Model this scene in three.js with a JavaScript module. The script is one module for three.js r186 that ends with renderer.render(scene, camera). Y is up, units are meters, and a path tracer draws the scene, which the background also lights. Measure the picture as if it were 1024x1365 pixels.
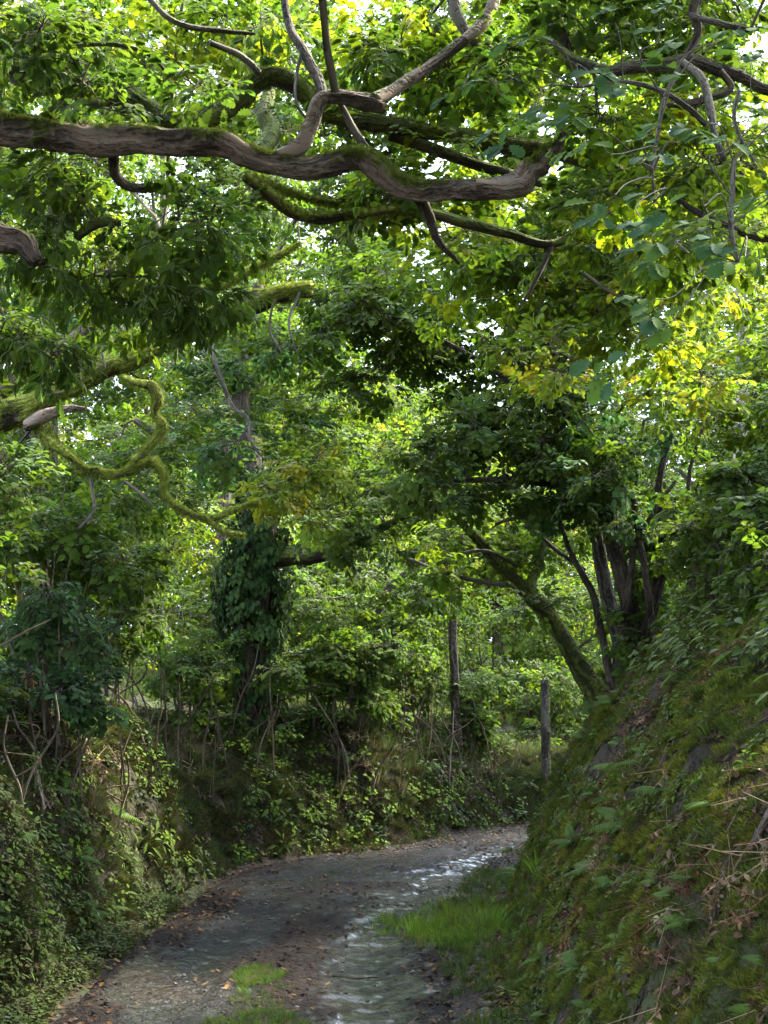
import * as THREE from 'three';
import { mergeGeometries } from 'three/addons/utils/BufferGeometryUtils.js';

// ---------------------------------------------------------------- camera, sky, sun, exposure
const scene = new THREE.Scene();
const camera = new THREE.PerspectiveCamera(40, 768 / 1024, 0.1, 1200);
camera.position.set(0, 2.4, 0);
camera.rotation.set(THREE.MathUtils.degToRad(6.164), 0, 0);

const SKY_W = 256, SKY_H = 128;
const skyData = new Float32Array(SKY_W * SKY_H * 4);
const SUN_DIR = new THREE.Vector3(0.60, 0.70, -0.39).normalize();
for (let j = 0; j < SKY_H; j++) for (let i = 0; i < SKY_W; i++) {
  const up = ((j + 0.5) / SKY_H - 0.5) * Math.PI, az = ((i + 0.5) / SKY_W - 0.5) * 2 * Math.PI;
  const d = [Math.cos(az) * Math.cos(up), Math.sin(up), Math.sin(az) * Math.cos(up)];
  const s = Math.max(0, d[0] * SUN_DIR.x + d[1] * SUN_DIR.y + d[2] * SUN_DIR.z);
  const cloud = 1 + 0.10 * Math.sin(3 * az + 4 * up) * Math.cos(up) + 0.07 * Math.sin(7 * az - 5 * up + 1) * Math.cos(up);
  const b = 0.95 * cloud * (0.75 + 0.25 * Math.max(0, d[1])) + 0.8 * Math.pow(s, 5);
  const k = (j * SKY_W + i) * 4;
  skyData[k] = b * 0.82; skyData[k + 1] = b * 0.95; skyData[k + 2] = b * 1.22; skyData[k + 3] = 1;
}
const sky = new THREE.DataTexture(skyData, SKY_W, SKY_H, THREE.RGBAFormat, THREE.FloatType);
sky.mapping = THREE.EquirectangularReflectionMapping; sky.magFilter = THREE.LinearFilter; sky.needsUpdate = true;
scene.background = sky; scene.environment = sky;
scene.backgroundIntensity = 1.0; scene.environmentIntensity = 1.0;

const sun = new THREE.DirectionalLight(new THREE.Color(1.0, 0.92, 0.70), 4.4);
sun.position.copy(SUN_DIR).multiplyScalar(60); sun.target.position.set(0, 2, -14); sun.position.add(sun.target.position);
sun.castShadow = true; sun.shadow.radius = 16; sun.shadow.mapSize.set(2048, 2048);
Object.assign(sun.shadow.camera, { left: -30, right: 30, top: 30, bottom: -30, near: 1, far: 160 });
scene.add(sun, sun.target);

const renderer = new THREE.WebGLRenderer({ antialias: true });
renderer.setSize(768, 1024);
renderer.toneMapping = THREE.LinearToneMapping;
renderer.toneMappingExposure = 6.4;
renderer.shadowMap.enabled = true;

// ---------------------------------------------------------------- helpers
let seed = 20240611;
function rnd() { seed = (seed + 0x6D2B79F5) | 0; let t = Math.imul(seed ^ (seed >>> 15), 1 | seed); t = (t + Math.imul(t ^ (t >>> 7), 61 | t)) ^ t; return ((t ^ (t >>> 14)) >>> 0) / 4294967296; }
const rr = (a, b) => a + (b - a) * rnd();
const gauss = () => (rnd() + rnd() + rnd() + rnd() - 2) * 0.87;
const pick = (a) => a[Math.floor(rnd() * a.length)];
const V = (a, b, c) => Array.isArray(a) ? new THREE.Vector3(a[0], a[1], a[2]) : new THREE.Vector3(a, b, c);
const clamp = (x, a = 0, b = 1) => Math.min(b, Math.max(a, x));
const smooth = (a, b, x) => { const t = clamp((x - a) / (b - a)); return t * t * (3 - 2 * t); };
const mixc = (a, b, t) => [a[0] + (b[0] - a[0]) * t, a[1] + (b[1] - a[1]) * t, a[2] + (b[2] - a[2]) * t];
function hash3(x, y, z) { let h = Math.imul(x, 374761393) ^ Math.imul(y, 668265263) ^ Math.imul(z, 2147483647 ^ 0x5bd1e995); h = Math.imul(h ^ (h >>> 13), 1274126177); return ((h ^ (h >>> 16)) >>> 0) / 4294967296; }
function noise3(x, y, z) {
  const xi = Math.floor(x), yi = Math.floor(y), zi = Math.floor(z), f = (t) => t * t * (3 - 2 * t), u = f(x - xi), v = f(y - yi), w = f(z - zi);
  const l = (a, b, t) => a + (b - a) * t, h = (a, b, c) => hash3(xi + a, yi + b, zi + c);
  return l(l(l(h(0, 0, 0), h(1, 0, 0), u), l(h(0, 1, 0), h(1, 1, 0), u), v), l(l(h(0, 0, 1), h(1, 0, 1), u), l(h(0, 1, 1), h(1, 1, 1), u), v), w);
}
function fbm(x, y, z, o = 4) { let a = 0.5, s = 0, n = 0; for (let i = 0; i < o; i++) { s += a * noise3(x, y, z); n += a; a *= 0.5; x = x * 2.03 + 17.1; y = y * 2.03 + 5.7; z = z * 2.03 + 31.3; } return s / n; }
function noise2p(x, y, p) {            // repeats every p cells
  const xi = Math.floor(x), yi = Math.floor(y), f = (t) => t * t * (3 - 2 * t), u = f(x - xi), v = f(y - yi), m = (a) => ((a % p) + p) % p;
  const h = (a, b) => hash3(m(xi + a), m(yi + b), p);
  const a = h(0, 0) + (h(1, 0) - h(0, 0)) * u, b = h(0, 1) + (h(1, 1) - h(0, 1)) * u;
  return a + (b - a) * v;
}
function fbmp(u, v, p, o = 5) { let a = 0.5, s = 0, n = 0; for (let i = 0; i < o; i++) { s += a * noise2p(u * p, v * p, p); n += a; a *= 0.55; p *= 2; } return s / n; }
function texture(w, h, fn, srgb = false) {           // fn(u, v) gives 0..1 linear values
  const d = new Uint8Array(w * h * 4), enc = (c) => srgb ? (c <= 0.0031308 ? 12.92 * c : 1.055 * Math.pow(c, 1 / 2.4) - 0.055) : c;
  for (let j = 0; j < h; j++) for (let i = 0; i < w; i++) {
    const c = fn((i + 0.5) / w, (j + 0.5) / h), k = (j * w + i) * 4;
    for (let q = 0; q < 3; q++) d[k + q] = Math.round(255 * enc(clamp(typeof c === 'number' ? c : c[q])));
    d[k + 3] = 255;
  }
  const t = new THREE.DataTexture(d, w, h, THREE.RGBAFormat, THREE.UnsignedByteType);
  t.wrapS = t.wrapT = THREE.RepeatWrapping; t.magFilter = THREE.LinearFilter; t.minFilter = THREE.LinearMipmapLinearFilter; t.generateMipmaps = true;
  if (srgb) t.colorSpace = THREE.SRGBColorSpace;
  t.needsUpdate = true; return t;
}
const taken = {};
function numbered(name) { const n = taken[name] = (taken[name] ?? -1) + 1; return n ? `${name}_${String(n).padStart(3, '0')}` : name; }
function shade(o) { o.castShadow = o.receiveShadow = true; return o; }
function thing(name, label, category, [x, y, z] = [0, 0, 0], turn = 0, group) {
  const o = new THREE.Group(); o.name = numbered(name); o.position.set(x, y, z); o.rotation.y = turn; o.userData = { label, category };
  if (group) o.userData.group = group;
  scene.add(o); return o;
}
function part(parent, name, geometry, material, stuff) {     // geometry in the parent's own axes
  const m = shade(new THREE.Mesh(geometry, material)); m.name = name; if (stuff) m.userData.kind = 'stuff';
  parent.add(m); return m;
}
function setting(name, geometry, material, label, category) {
  const m = shade(new THREE.Mesh(geometry, material)); m.name = name; m.userData = { kind: 'structure', label, category }; scene.add(m); return m;
}
function copies(parent, name, geometry, material, list, extra = {}) {   // list of { m: Matrix4, c: [r,g,b] }
  const im = shade(new THREE.InstancedMesh(geometry, material, list.length)); im.name = name;
  const col = new THREE.Color();
  list.forEach((it, i) => { im.setMatrixAt(i, it.m); im.setColorAt(i, col.setRGB(...(it.c || [1, 1, 1]))); });
  im.userData = { kind: 'stuff', ...extra }; parent.add(im); return im;
}
const _x = V(0, 0, 0), _y = V(0, 0, 0), _z = V(0, 0, 0);
function frame(pos, dir, up, s, sy = s) {             // z along dir, y near up
  _z.copy(dir).normalize(); _x.crossVectors(up, _z); if (_x.lengthSq() < 1e-6) _x.set(1, 0, 0); _x.normalize(); _y.crossVectors(_z, _x);
  const m = new THREE.Matrix4().makeBasis(_x.clone().multiplyScalar(s), _y.clone().multiplyScalar(sy), _z.clone().multiplyScalar(s)); m.setPosition(pos.x, pos.y, pos.z); return m;
}
// soup of triangles with colours
class Soup {
  constructor() { this.p = []; this.c = []; this.u = []; this.i = []; }
  v(x, y, z, c = [1, 1, 1], u = 0, w = 0) { this.p.push(x, y, z); this.c.push(...c); this.u.push(u, w); return this.p.length / 3 - 1; }
  t(a, b, c) { this.i.push(a, b, c); }
  geo() {
    const g = new THREE.BufferGeometry(); g.setAttribute('position', new THREE.Float32BufferAttribute(this.p, 3)); g.setAttribute('color', new THREE.Float32BufferAttribute(this.c, 3));
    g.setAttribute('uv', new THREE.Float32BufferAttribute(this.u, 2)); g.setIndex(this.i); g.computeVertexNormals(); return g;
  }
}

// ---------------------------------------------------------------- materials
const barkHeight = (u, v) => { const w = 0.12 * (fbmp(u, v, 4, 3) - 0.5); const a = fbmp(u + w, v * 0.25, 16, 4), b = fbmp(u + w, v * 0.5, 8, 3); const c = fbmp(u + 2 * w, v, 32, 3); return clamp(0.5 + 1.7 * (a - 0.5) + 0.9 * (b - 0.5) + 0.8 * (c - 0.5)); };
const barkBump = texture(512, 512, (u, v) => barkHeight(u, v));
const barkMap = texture(512, 512, (u, v) => { const h = barkHeight(u, v), l = fbmp(u, v, 5, 4); return mixc([0.22, 0.19, 0.16], [1, 0.96, 0.92], clamp(1.5 * (h - 0.5) + 0.55 + 0.9 * (l - 0.5))); }, true);
const fuzz = texture(512, 512, (u, v) => fbmp(u, v, 24, 5));
const soilMap = texture(1024, 1024, (u, v) => { const a = fbmp(u, v, 6, 6), b = fbmp(u + 0.3, v, 40, 4); return mixc([0.30, 0.26, 0.22], [1, 1, 1], clamp(1.7 * (0.6 * a + 0.4 * b) - 0.35)); }, true);
const soilBump = texture(1024, 1024, (u, v) => 0.5 * fbmp(u, v, 12, 6) + 0.5 * fbmp(u, v, 48, 4));
function woodMaterial(roughness = 0.92) { return new THREE.MeshStandardMaterial({ color: 0xffffff, map: barkMap, bumpMap: barkBump, bumpScale: 0.04, roughness, vertexColors: true }); }
const BARK = woodMaterial();
const TWIG = new THREE.MeshStandardMaterial({ color: 0xffffff, roughness: 0.9, vertexColors: true });
function leafMaterial(through, coat = 0.25, coatRoughness = 0.42) {
  return new THREE.MeshPhysicalMaterial({ color: 0xffffff, roughness: 1, transmission: through, thickness: 0, clearcoat: coat, clearcoatRoughness: coatRoughness, vertexColors: true, side: THREE.DoubleSide, ior: 1.4, specularIntensity: 0.4 });
}
const LEAF = leafMaterial(0.62, 0.06), LEAF_GLOSS = leafMaterial(0.2, 0.08, 0.45), GRASS = leafMaterial(0.35, 0.15, 0.5), MOSS = leafMaterial(0.25, 0, 1);
const DRY = leafMaterial(0.15, 0.05, 0.6);

// ---------------------------------------------------------------- leaves and sprays
const OAK = [[0, 0.0], [0.1, 0.06], [0.2, 0.20], [0.28, 0.13], [0.4, 0.29], [0.48, 0.18], [0.6, 0.34], [0.69, 0.22], [0.8, 0.27], [0.92, 0.15], [1, 0]];
const HAZEL = [[0, 0.0], [0.06, 0.18], [0.25, 0.33], [0.5, 0.36], [0.75, 0.25], [0.9, 0.10], [1, 0]];
const LANCE = [[0, 0.0], [0.2, 0.10], [0.45, 0.15], [0.75, 0.09], [1, 0]];
const IVY = [[0, 0.10], [0.05, 0.36], [0.28, 0.30], [0.42, 0.46], [0.60, 0.24], [1, 0]];
const PLAIN = [[0, 0], [0.35, 0.30], [0.7, 0.24], [1, 0]];
function leaf(s, outline, m, length, color, fold = 0.25, curl = 0.2) {       // leaf along +z, face up +y, placed by matrix m
  const mid = [], L = [], R = [], p = V(0, 0, 0), v = 0.85 + 0.3 * rnd();
  const c = color.map((k) => k * v), c2 = c.map((k) => k * 1.12);
  for (const [t, w] of outline) {
    const y = -curl * length * t * t;
    p.set(0, y, t * length).applyMatrix4(m); mid.push(s.v(p.x, p.y, p.z, c2, 0.5, t));
    p.set(-w * length, y + fold * w * length, (t + 0.04) * length).applyMatrix4(m); L.push(s.v(p.x, p.y, p.z, c, 0.5 - w, t));
    p.set(w * length, y + fold * w * length, (t + 0.04) * length).applyMatrix4(m); R.push(s.v(p.x, p.y, p.z, c, 0.5 + w, t));
  }
  for (let k = 0; k + 1 < outline.length; k++) {
    const z0 = outline[k][1] < 1e-3, z1 = outline[k + 1][1] < 1e-3;
    if (!z1) { s.t(mid[k], mid[k + 1], L[k + 1]); s.t(mid[k], R[k + 1], mid[k + 1]); }
    if (!z0) { s.t(mid[k], z1 ? mid[k + 1] : L[k + 1], L[k]); s.t(mid[k], R[k], z1 ? mid[k + 1] : R[k + 1]); }
  }
}
const TW = [0.10, 0.075, 0.05];
function twigTube(s, a, b, r0, r1, color = TW) {
  const d = b.clone().sub(a), u = V(0, 1, 0).cross(d); if (u.lengthSq() < 1e-8) u.set(1, 0, 0); u.normalize(); const w = d.clone().cross(u).normalize();
  const ring = (p, r) => [0, 1, 2].map((k) => { const q = k * 2.0944; return s.v(p.x + r * (Math.cos(q) * u.x + Math.sin(q) * w.x), p.y + r * (Math.cos(q) * u.y + Math.sin(q) * w.y), p.z + r * (Math.cos(q) * u.z + Math.sin(q) * w.z), color); });
  const A = ring(a, r0), B = ring(b, r1);
  for (let k = 0; k < 3; k++) { const n = (k + 1) % 3; s.t(A[k], A[n], B[k]); s.t(A[n], B[n], B[k]); }
}
// a leafy shoot about 1 unit long along +z
function spray({ outline, count, leafLen, spread = 0.9, tip = 0, droop = 0.2, fold = 0.25, curl = 0.2, forks = 2, jitter = 0.35, record }) {
  const s = new Soup(), stems = [];
  const main = [V(0, 0, 0), V(rr(-0.06, 0.06), rr(0, 0.08), 0.5), V(rr(-0.1, 0.1), -droop * 0.4, 1)];
  stems.push(main);
  for (let k = 0; k < forks; k++) { const t = rr(0.2, 0.6), sd = k % 2 ? 1 : -1, b = main[0].clone().lerp(main[1], Math.min(1, t * 2)); const e = b.clone().add(V(sd * rr(0.25, 0.5), rr(-0.15, 0.18), rr(0.25, 0.5))); stems.push([b, b.clone().lerp(e, 0.5).add(V(0, 0.04, 0)), e]); }
  stems.forEach((st, q) => { twigTube(s, st[0], st[1], q ? 0.008 : 0.012, q ? 0.006 : 0.009); twigTube(s, st[1], st[2], q ? 0.006 : 0.009, 0.004); });
  for (let k = 0; k < count; k++) {
    const st = stems[k % stems.length], end = k < tip * stems.length, t = end ? rr(0.92, 1) : rr(0.25, 1), p = t < 0.5 ? st[0].clone().lerp(st[1], t * 2) : st[1].clone().lerp(st[2], t * 2 - 1);
    const along = st[2].clone().sub(st[0]).normalize(), side = V(0, 1, 0).cross(along).normalize(), a = end ? rr(-1.2, 1.2) : (k % 2 ? 1 : -1) * rr(0.5, 1.3) * spread;
    const dir = along.clone().multiplyScalar(Math.cos(a)).addScaledVector(side, Math.sin(a)).add(V(0, rr(-droop, droop * 0.3), 0)).normalize();
    const up = V(gauss() * jitter, 1, gauss() * jitter).normalize(), l = leafLen * rr(0.7, 1.2), m = frame(p.clone().addScaledVector(dir, leafLen * 0.12), dir, up, 1);
    if (record) record.push({ m: m.clone(), l });
    else leaf(s, outline, m, l, [1, 1, 1], fold, curl * rr(0.3, 1.5));
  }
  return s.geo();
}
const many = (n, o) => Array.from({ length: n }, () => spray(o));
const OAK_SPRAYS = many(4, { outline: OAK, count: 26, leafLen: 0.29, tip: 3, droop: 0.25, jitter: 0.45, forks: 4, curl: 0.3 });
const HAZEL_SPRAYS = many(4, { outline: HAZEL, count: 25, leafLen: 0.23, tip: 1, droop: 0.35, jitter: 0.4, curl: 0.3, forks: 4 });
const ASH_SPRAYS = many(3, { outline: LANCE, count: 32, leafLen: 0.32, tip: 2, droop: 0.8, jitter: 0.4, curl: 0.35, spread: 0.8 });
const FAR_SPRAYS = many(3, { outline: PLAIN, count: 42, leafLen: 0.15, tip: 3, droop: 0.3, jitter: 0.5, forks: 6 });

// ---------------------------------------------------------------- the ground: a sunken lane between two banks
const LEFT_BASE = [[-2.8, 8], [-2.7, -3], [-2.6, -8], [-2.5, -11], [-2.4, -13], [-2.2, -15.5], [-1.85, -17.2], [-1.1, -18.2], [0.1, -19.2], [1.2, -20.8], [2.2, -22.0], [4, -23.5], [8, -25.2], [24, -30], [80, -44]];
const RIGHT_BASE = [[0.9, 8], [0.9, -3], [0.9, -9], [1.0, -11], [1.25, -13.5], [1.55, -15.5], [1.98, -17.5], [2.5, -19.0], [3.4, -20.0], [5.2, -21.2], [9, -22.6], [24, -27], [80, -41]];
function sideDistance(line, x, z, sgn) {
  let best = 1e9, sign = 1, along = 0, acc = 0;
  for (let k = 0; k + 1 < line.length; k++) {
    const [ax, az] = line[k], [bx, bz] = line[k + 1], dx = bx - ax, dz = bz - az, L2 = dx * dx + dz * dz, t = clamp(((x - ax) * dx + (z - az) * dz) / L2), qx = ax + dx * t - x, qz = az + dz * t - z, d = qx * qx + qz * qz;
    const L = Math.sqrt(L2);
    if (d < best - 1e-9) { best = d; along = acc + t * L; const s = dx * (z - az) - dz * (x - ax); sign = s >= 0 ? 1 : -1; }
    acc += L;
  }
  return [Math.sqrt(best) * sign * sgn, along];
}
const leftOf = (x, z) => sideDistance(LEFT_BASE, x, z, -1);       // positive on the bank
const rightOf = (x, z) => sideDistance(RIGHT_BASE, x, z, 1);
const LUMP = (x, y, z) => fbm(x, y, z, 4) - 0.5;
function groundHeight(x, z) {
  const [dl, al] = leftOf(x, z), [dr, ar] = rightOf(x, z);
  const n1 = LUMP(x * 0.9, 3, z * 0.9), n2 = LUMP(x * 3.1, 9, z * 3.1), n3 = LUMP(x * 9, 2, z * 9);
  if (dl > dr) {
    const t = dl + 0.5 * LUMP(al * 0.8, 1, 5) + 0.12 * LUMP(al * 4, 7, 1);
    if (t <= 0) return -0.06 + 0.02 * n2 + Math.max(0, 0.14 + t * 0.4) * smooth(-0.6, 0, t) * 0.4;
    const top = 2.3 + 0.9 * n1 - 0.75 * smooth(15.5, 18.5, -z) - 0.6 * smooth(0.6, 2.2, x);
    return -0.03 + top * (1 - Math.exp(-Math.pow(t / 0.62, 1.25))) + 0.10 * t * smooth(1, 4, t) / (1 + 0.06 * t) + (0.22 * n2 + 0.10 * n3) * smooth(0, 0.4, t);
  }
  const t = dr + 0.35 * LUMP(ar * 0.7, 4, 2) + 0.1 * LUMP(ar * 3.3, 7, 3);
  if (t <= 0) return -0.06 + 0.02 * n2 + 0.13 * smooth(-0.75, -0.1, t);
  const top = 3.05 + 0.6 * n1;
  return 0.07 + top * (1 - Math.exp(-t / 0.95)) + 0.12 * t * smooth(1, 4, t) / (1 + 0.05 * t) + (0.40 * n2 + 0.18 * n3) * smooth(0, 0.4, t);
}
function groundNormal(x, z) { const e = 0.06; return V(groundHeight(x - e, z) - groundHeight(x + e, z), 2 * e, groundHeight(x, z - e) - groundHeight(x, z + e)).normalize(); }
{
  const xs = [], zs = [];
  for (const k of [-400, -200, -100, -60, -40, -28, -20, -15, -12]) xs.push(k);
  for (let x = -10; x < -4.6; x += 0.16) xs.push(x); for (let x = -4.6; x < 5.2; x += 0.055) xs.push(x); for (let x = 5.2; x <= 10; x += 0.16) xs.push(x);
  for (const k of [12, 15, 20, 28, 40, 60, 100, 200, 400]) xs.push(k);
  for (const k of [400, 200, 100, 50, 25, 14, 8, 4]) zs.push(k);
  for (let z = 2; z > -4; z -= 0.16) zs.push(z); for (let z = -4; z > -24.5; z -= 0.06) zs.push(z); for (let z = -24.5; z >= -34; z -= 0.18) zs.push(z);
  for (const k of [-38, -45, -55, -80, -120, -200, -400]) zs.push(k);
  const s = new Soup(), nx = xs.length, nz = zs.length;
  for (let j = 0; j < nz; j++) for (let i = 0; i < nx; i++) {
    const x = xs[i], z = zs[j], y = groundHeight(x, z), a = fbm(x * 1.1, y * 1.1, z * 1.1, 4), b = fbm(x * 5, y * 5 + 9, z * 5, 3), right = x > 0.4 + 0.05 * -z;
    const soil = mixc([0.026, 0.018, 0.012], [0.046, 0.033, 0.022], b), green = mixc([0.030, 0.045, 0.010], [0.060, 0.080, 0.014], b);
    const c = mixc(soil, green, smooth(0.44, 0.58, a * 0.75 + b * 0.25 + (right ? 0.03 : -0.02)));
    s.v(x, y, z, c, (z * 0.8 + x * 0.35) * 0.7, (y * 0.9 + x * 0.45 - z * 0.3) * 0.7);
  }
  for (let j = 0; j + 1 < nz; j++) for (let i = 0; i + 1 < nx; i++) { const a = j * nx + i, b = a + 1, c = a + nx, d = c + 1; s.t(a, b, c); s.t(b, d, c); }
  const m = new THREE.MeshStandardMaterial({ color: 0xffffff, map: soilMap, bumpMap: soilBump, bumpScale: 0.03, roughness: 0.95, vertexColors: true });
  setting('ground', s.geo(), m, 'brown earth and moss banks on both sides of the sunken lane', 'ground');
}
// the lane itself: wet old tarmac with mud, its marks laid out in metres
const LANE = { x0: -3.2, x1: 5.8, z0: -7.5, z1: -24 };
// centre line between the bases, as a polyline
const CENTRE = [[-0.95, 8], [-0.95, -3], [-0.88, -8], [-0.78, -11], [-0.72, -13], [-0.45, -15], [0.0, -16.6], [0.75, -18.0], [1.75, -19.7], [2.6, -20.8], [4.4, -22.3], [8.4, -24], [24, -28.5], [80, -42.5]];
function laneAt(x, z) {          // what lies at a spot of the lane: offset from the middle, and noises
  const [o] = sideDistance(CENTRE, x, z, 1);
  const dl = -leftOf(x, z)[0], dr = -rightOf(x, z)[0];
  const w = fbm(x * 1.3, 5, z * 0.7, 4) - 0.5, f = fbm(x * 5, 2, z * 3.2, 4) - 0.5, g = fbm(x * 18, 3, z * 18, 3) - 0.5;
  const track = Math.min(Math.abs(o - 0.72), Math.abs(o + 0.72));
  let mud = smooth(0.25, 0.50, Math.abs(o + 0.0) < 0.5 ? 0.66 - Math.abs(o) * 0.9 + w * 0.9 + f * 0.5 : 0) * smooth(15.6, 13.2, -z + w * 3);
  mud = Math.max(mud, 0.7 * smooth(0.50, 0.60, fbm(x * 1.6 + 7, 8, z * 1.6, 4)) * smooth(13, 16, -z));
  const edge = Math.max(smooth(0.78, 0.42, dl + w * 0.8 + f * 0.5), smooth(0.90, 0.6, dr + w * 0.5 + f * 0.4));
  const wet = smooth(-0.12, 0.16, w * 0.8 + f * 0.8 + 0.10 - track * 0.25);
  return { o, dl, dr, w, f, g, track, mud: clamp(Math.max(mud, edge) + g * 0.5 * smooth(0.05, 0.5, Math.max(mud, edge))), wet, edge };
}
{
  const N = 1024, W = LANE.x1 - LANE.x0, D = LANE.z0 - LANE.z1, look = new Array(N * N);
  for (let j = 0; j < N; j++) for (let i = 0; i < N; i++) look[j * N + i] = laneAt(LANE.x0 + W * (i + 0.5) / N, LANE.z0 - D * (j + 0.5) / N);
  const get = (u, v) => look[Math.min(N - 1, Math.floor(v * N)) * N + Math.min(N - 1, Math.floor(u * N))];
  const map = texture(N, N, (u, v) => {
    const q = get(u, v), t = mixc([0.014, 0.013, 0.015], [0.038, 0.034, 0.038], clamp(0.5 + q.g * 1.6 + q.f)), red = mixc(t, [0.06, 0.034, 0.03], 0.5 * smooth(0.05, 0.2, q.w));
    return mixc(red, mixc([0.010, 0.007, 0.006], [0.032, 0.021, 0.017], clamp(0.5 + q.g * 2)), q.mud);
  }, true);
  const rough = texture(N, N, (u, v) => { const q = get(u, v); return clamp(0.58 - 0.22 * q.wet + 0.42 * q.mud + 0.15 * q.g, 0.06, 1); });
  const film = texture(N, N, (u, v) => { const q = get(u, v); return clamp((0.6 + q.wet) * (1 - q.mud) + q.g * 0.6); });
  film.wrapS = film.wrapT = THREE.ClampToEdgeWrapping;
  const gravel = texture(1024, 1024, (u, v) => { const a = fbmp(u, v, 40, 4), b = fbmp(u, v, 110, 2), c = fbmp(u, v, 10, 4); return clamp(0.5 * a + 0.3 * b + 0.5 * c - 0.15); });
  gravel.channel = 1;
  map.wrapS = map.wrapT = rough.wrapS = rough.wrapT = THREE.ClampToEdgeWrapping;
  const s = new Soup(), uv1 = [], nx = 400, nz = 720;
  for (let j = 0; j <= nz; j++) for (let i = 0; i <= nx; i++) {
    const u = i / nx, v = j / nz, x = LANE.x0 + W * u, z = LANE.z0 - D * v, q = get(u, v);
    const inside = smooth(0.10, 0.45, Math.min(q.dl, q.dr - 0.15));
    const y = -0.12 + 0.12 * inside + 0.016 * q.mud + 0.02 * q.mud * (noise3(x * 22, 8, z * 22) - 0.4) - 0.03 * Math.exp(-(q.track * q.track) / 0.06) + 0.02 * q.w + 0.012 * q.f + 0.012 * (noise3(x * 4.5, 3, z * 4.5) - 0.5) + 0.014 * (noise3(x * 13, 1, z * 13) - 0.5) + 0.005 * (noise3(x * 31, 5, z * 31) - 0.5);
    s.v(x, y, z, [1, 1, 1], u, v); uv1.push(x / 1.3, z / 1.3);
  }
  for (let j = 0; j < nz; j++) for (let i = 0; i < nx; i++) { const a = j * (nx + 1) + i, b = a + 1, c = a + nx + 1, d = c + 1; s.t(a, b, c); s.t(b, d, c); }
  const g = s.geo(); g.setAttribute('uv1', new THREE.Float32BufferAttribute(uv1, 2));
  const m = new THREE.MeshPhysicalMaterial({ color: 0xffffff, map, roughnessMap: rough, roughness: 1, bumpMap: gravel, bumpScale: 0.06, specularIntensity: 0.45, ior: 1.5, clearcoat: 1, clearcoatMap: film, clearcoatRoughness: 0.19 });
  setting('lane', g, m, 'wet worn lane with muddy middle curving between the banks', 'lane');
}
function surface(x, z) {
  const h = groundHeight(x, z);
  const q = Math.min(-leftOf(x, z)[0], -rightOf(x, z)[0] - 0.15);
  return Math.max(h, q > 0 ? -0.12 + 0.12 * smooth(0.1, 0.45, q) : -9);
}

function tuft(blades, h, spread, width = 0.05, bend = 0.5) {
  const s = new Soup();
  for (let k = 0; k < blades; k++) {
    const a = rr(0, 6.283), r = Math.sqrt(rnd()) * spread, l = h * rr(0.5, 1), w = width * h * rr(0.7, 1.3), ca = Math.cos(a), sa = Math.sin(a), o = rr(0.2, 1) * bend, v = rr(0.75, 1.25), c = [v, v, v];
    const x = ca * r, z = sa * r, b = rr(0, 6.283), wx = Math.cos(b) * w, wz = Math.sin(b) * w;
    const ids = []; for (const t of [0, 0.4, 0.75]) { const f = o * t * t * l, y = l * t * (1 - 0.25 * o * t); ids.push([s.v(x + ca * f - wx * (1 - t * 0.6), y, z + sa * f - wz * (1 - t * 0.6), c), s.v(x + ca * f + wx * (1 - t * 0.6), y, z + sa * f + wz * (1 - t * 0.6), c)]); }
    const top = s.v(x + ca * o * l, l * (1 - 0.25 * o), z + sa * o * l, c);
    for (let q = 0; q < 2; q++) { s.t(ids[q][0], ids[q][1], ids[q + 1][0]); s.t(ids[q][1], ids[q + 1][1], ids[q + 1][0]); } s.t(ids[2][0], ids[2][1], top);
  }
  return s.geo();
}
const upFrame = (p, up, s, sy) => { const a = rr(0, 6.283), f = V(Math.cos(a), 0, Math.sin(a)); f.addScaledVector(up, -f.dot(up)); return frame(p, f, up, s, sy); };
const MOSS_TUFTS = [tuft(26, 0.05, 0.045, 0.09, 0.8), tuft(26, 0.045, 0.05, 0.10, 1), tuft(22, 0.06, 0.04, 0.08, 0.9)];
// ---------------------------------------------------------------- wood: gnarled tapered tubes
const BROWN = [0.19, 0.140, 0.102], DARK = [0.085, 0.064, 0.046], GREY = [0.17, 0.155, 0.13], MOSSY = [0.11, 0.145, 0.022], LIME = [0.21, 0.25, 0.03];
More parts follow.
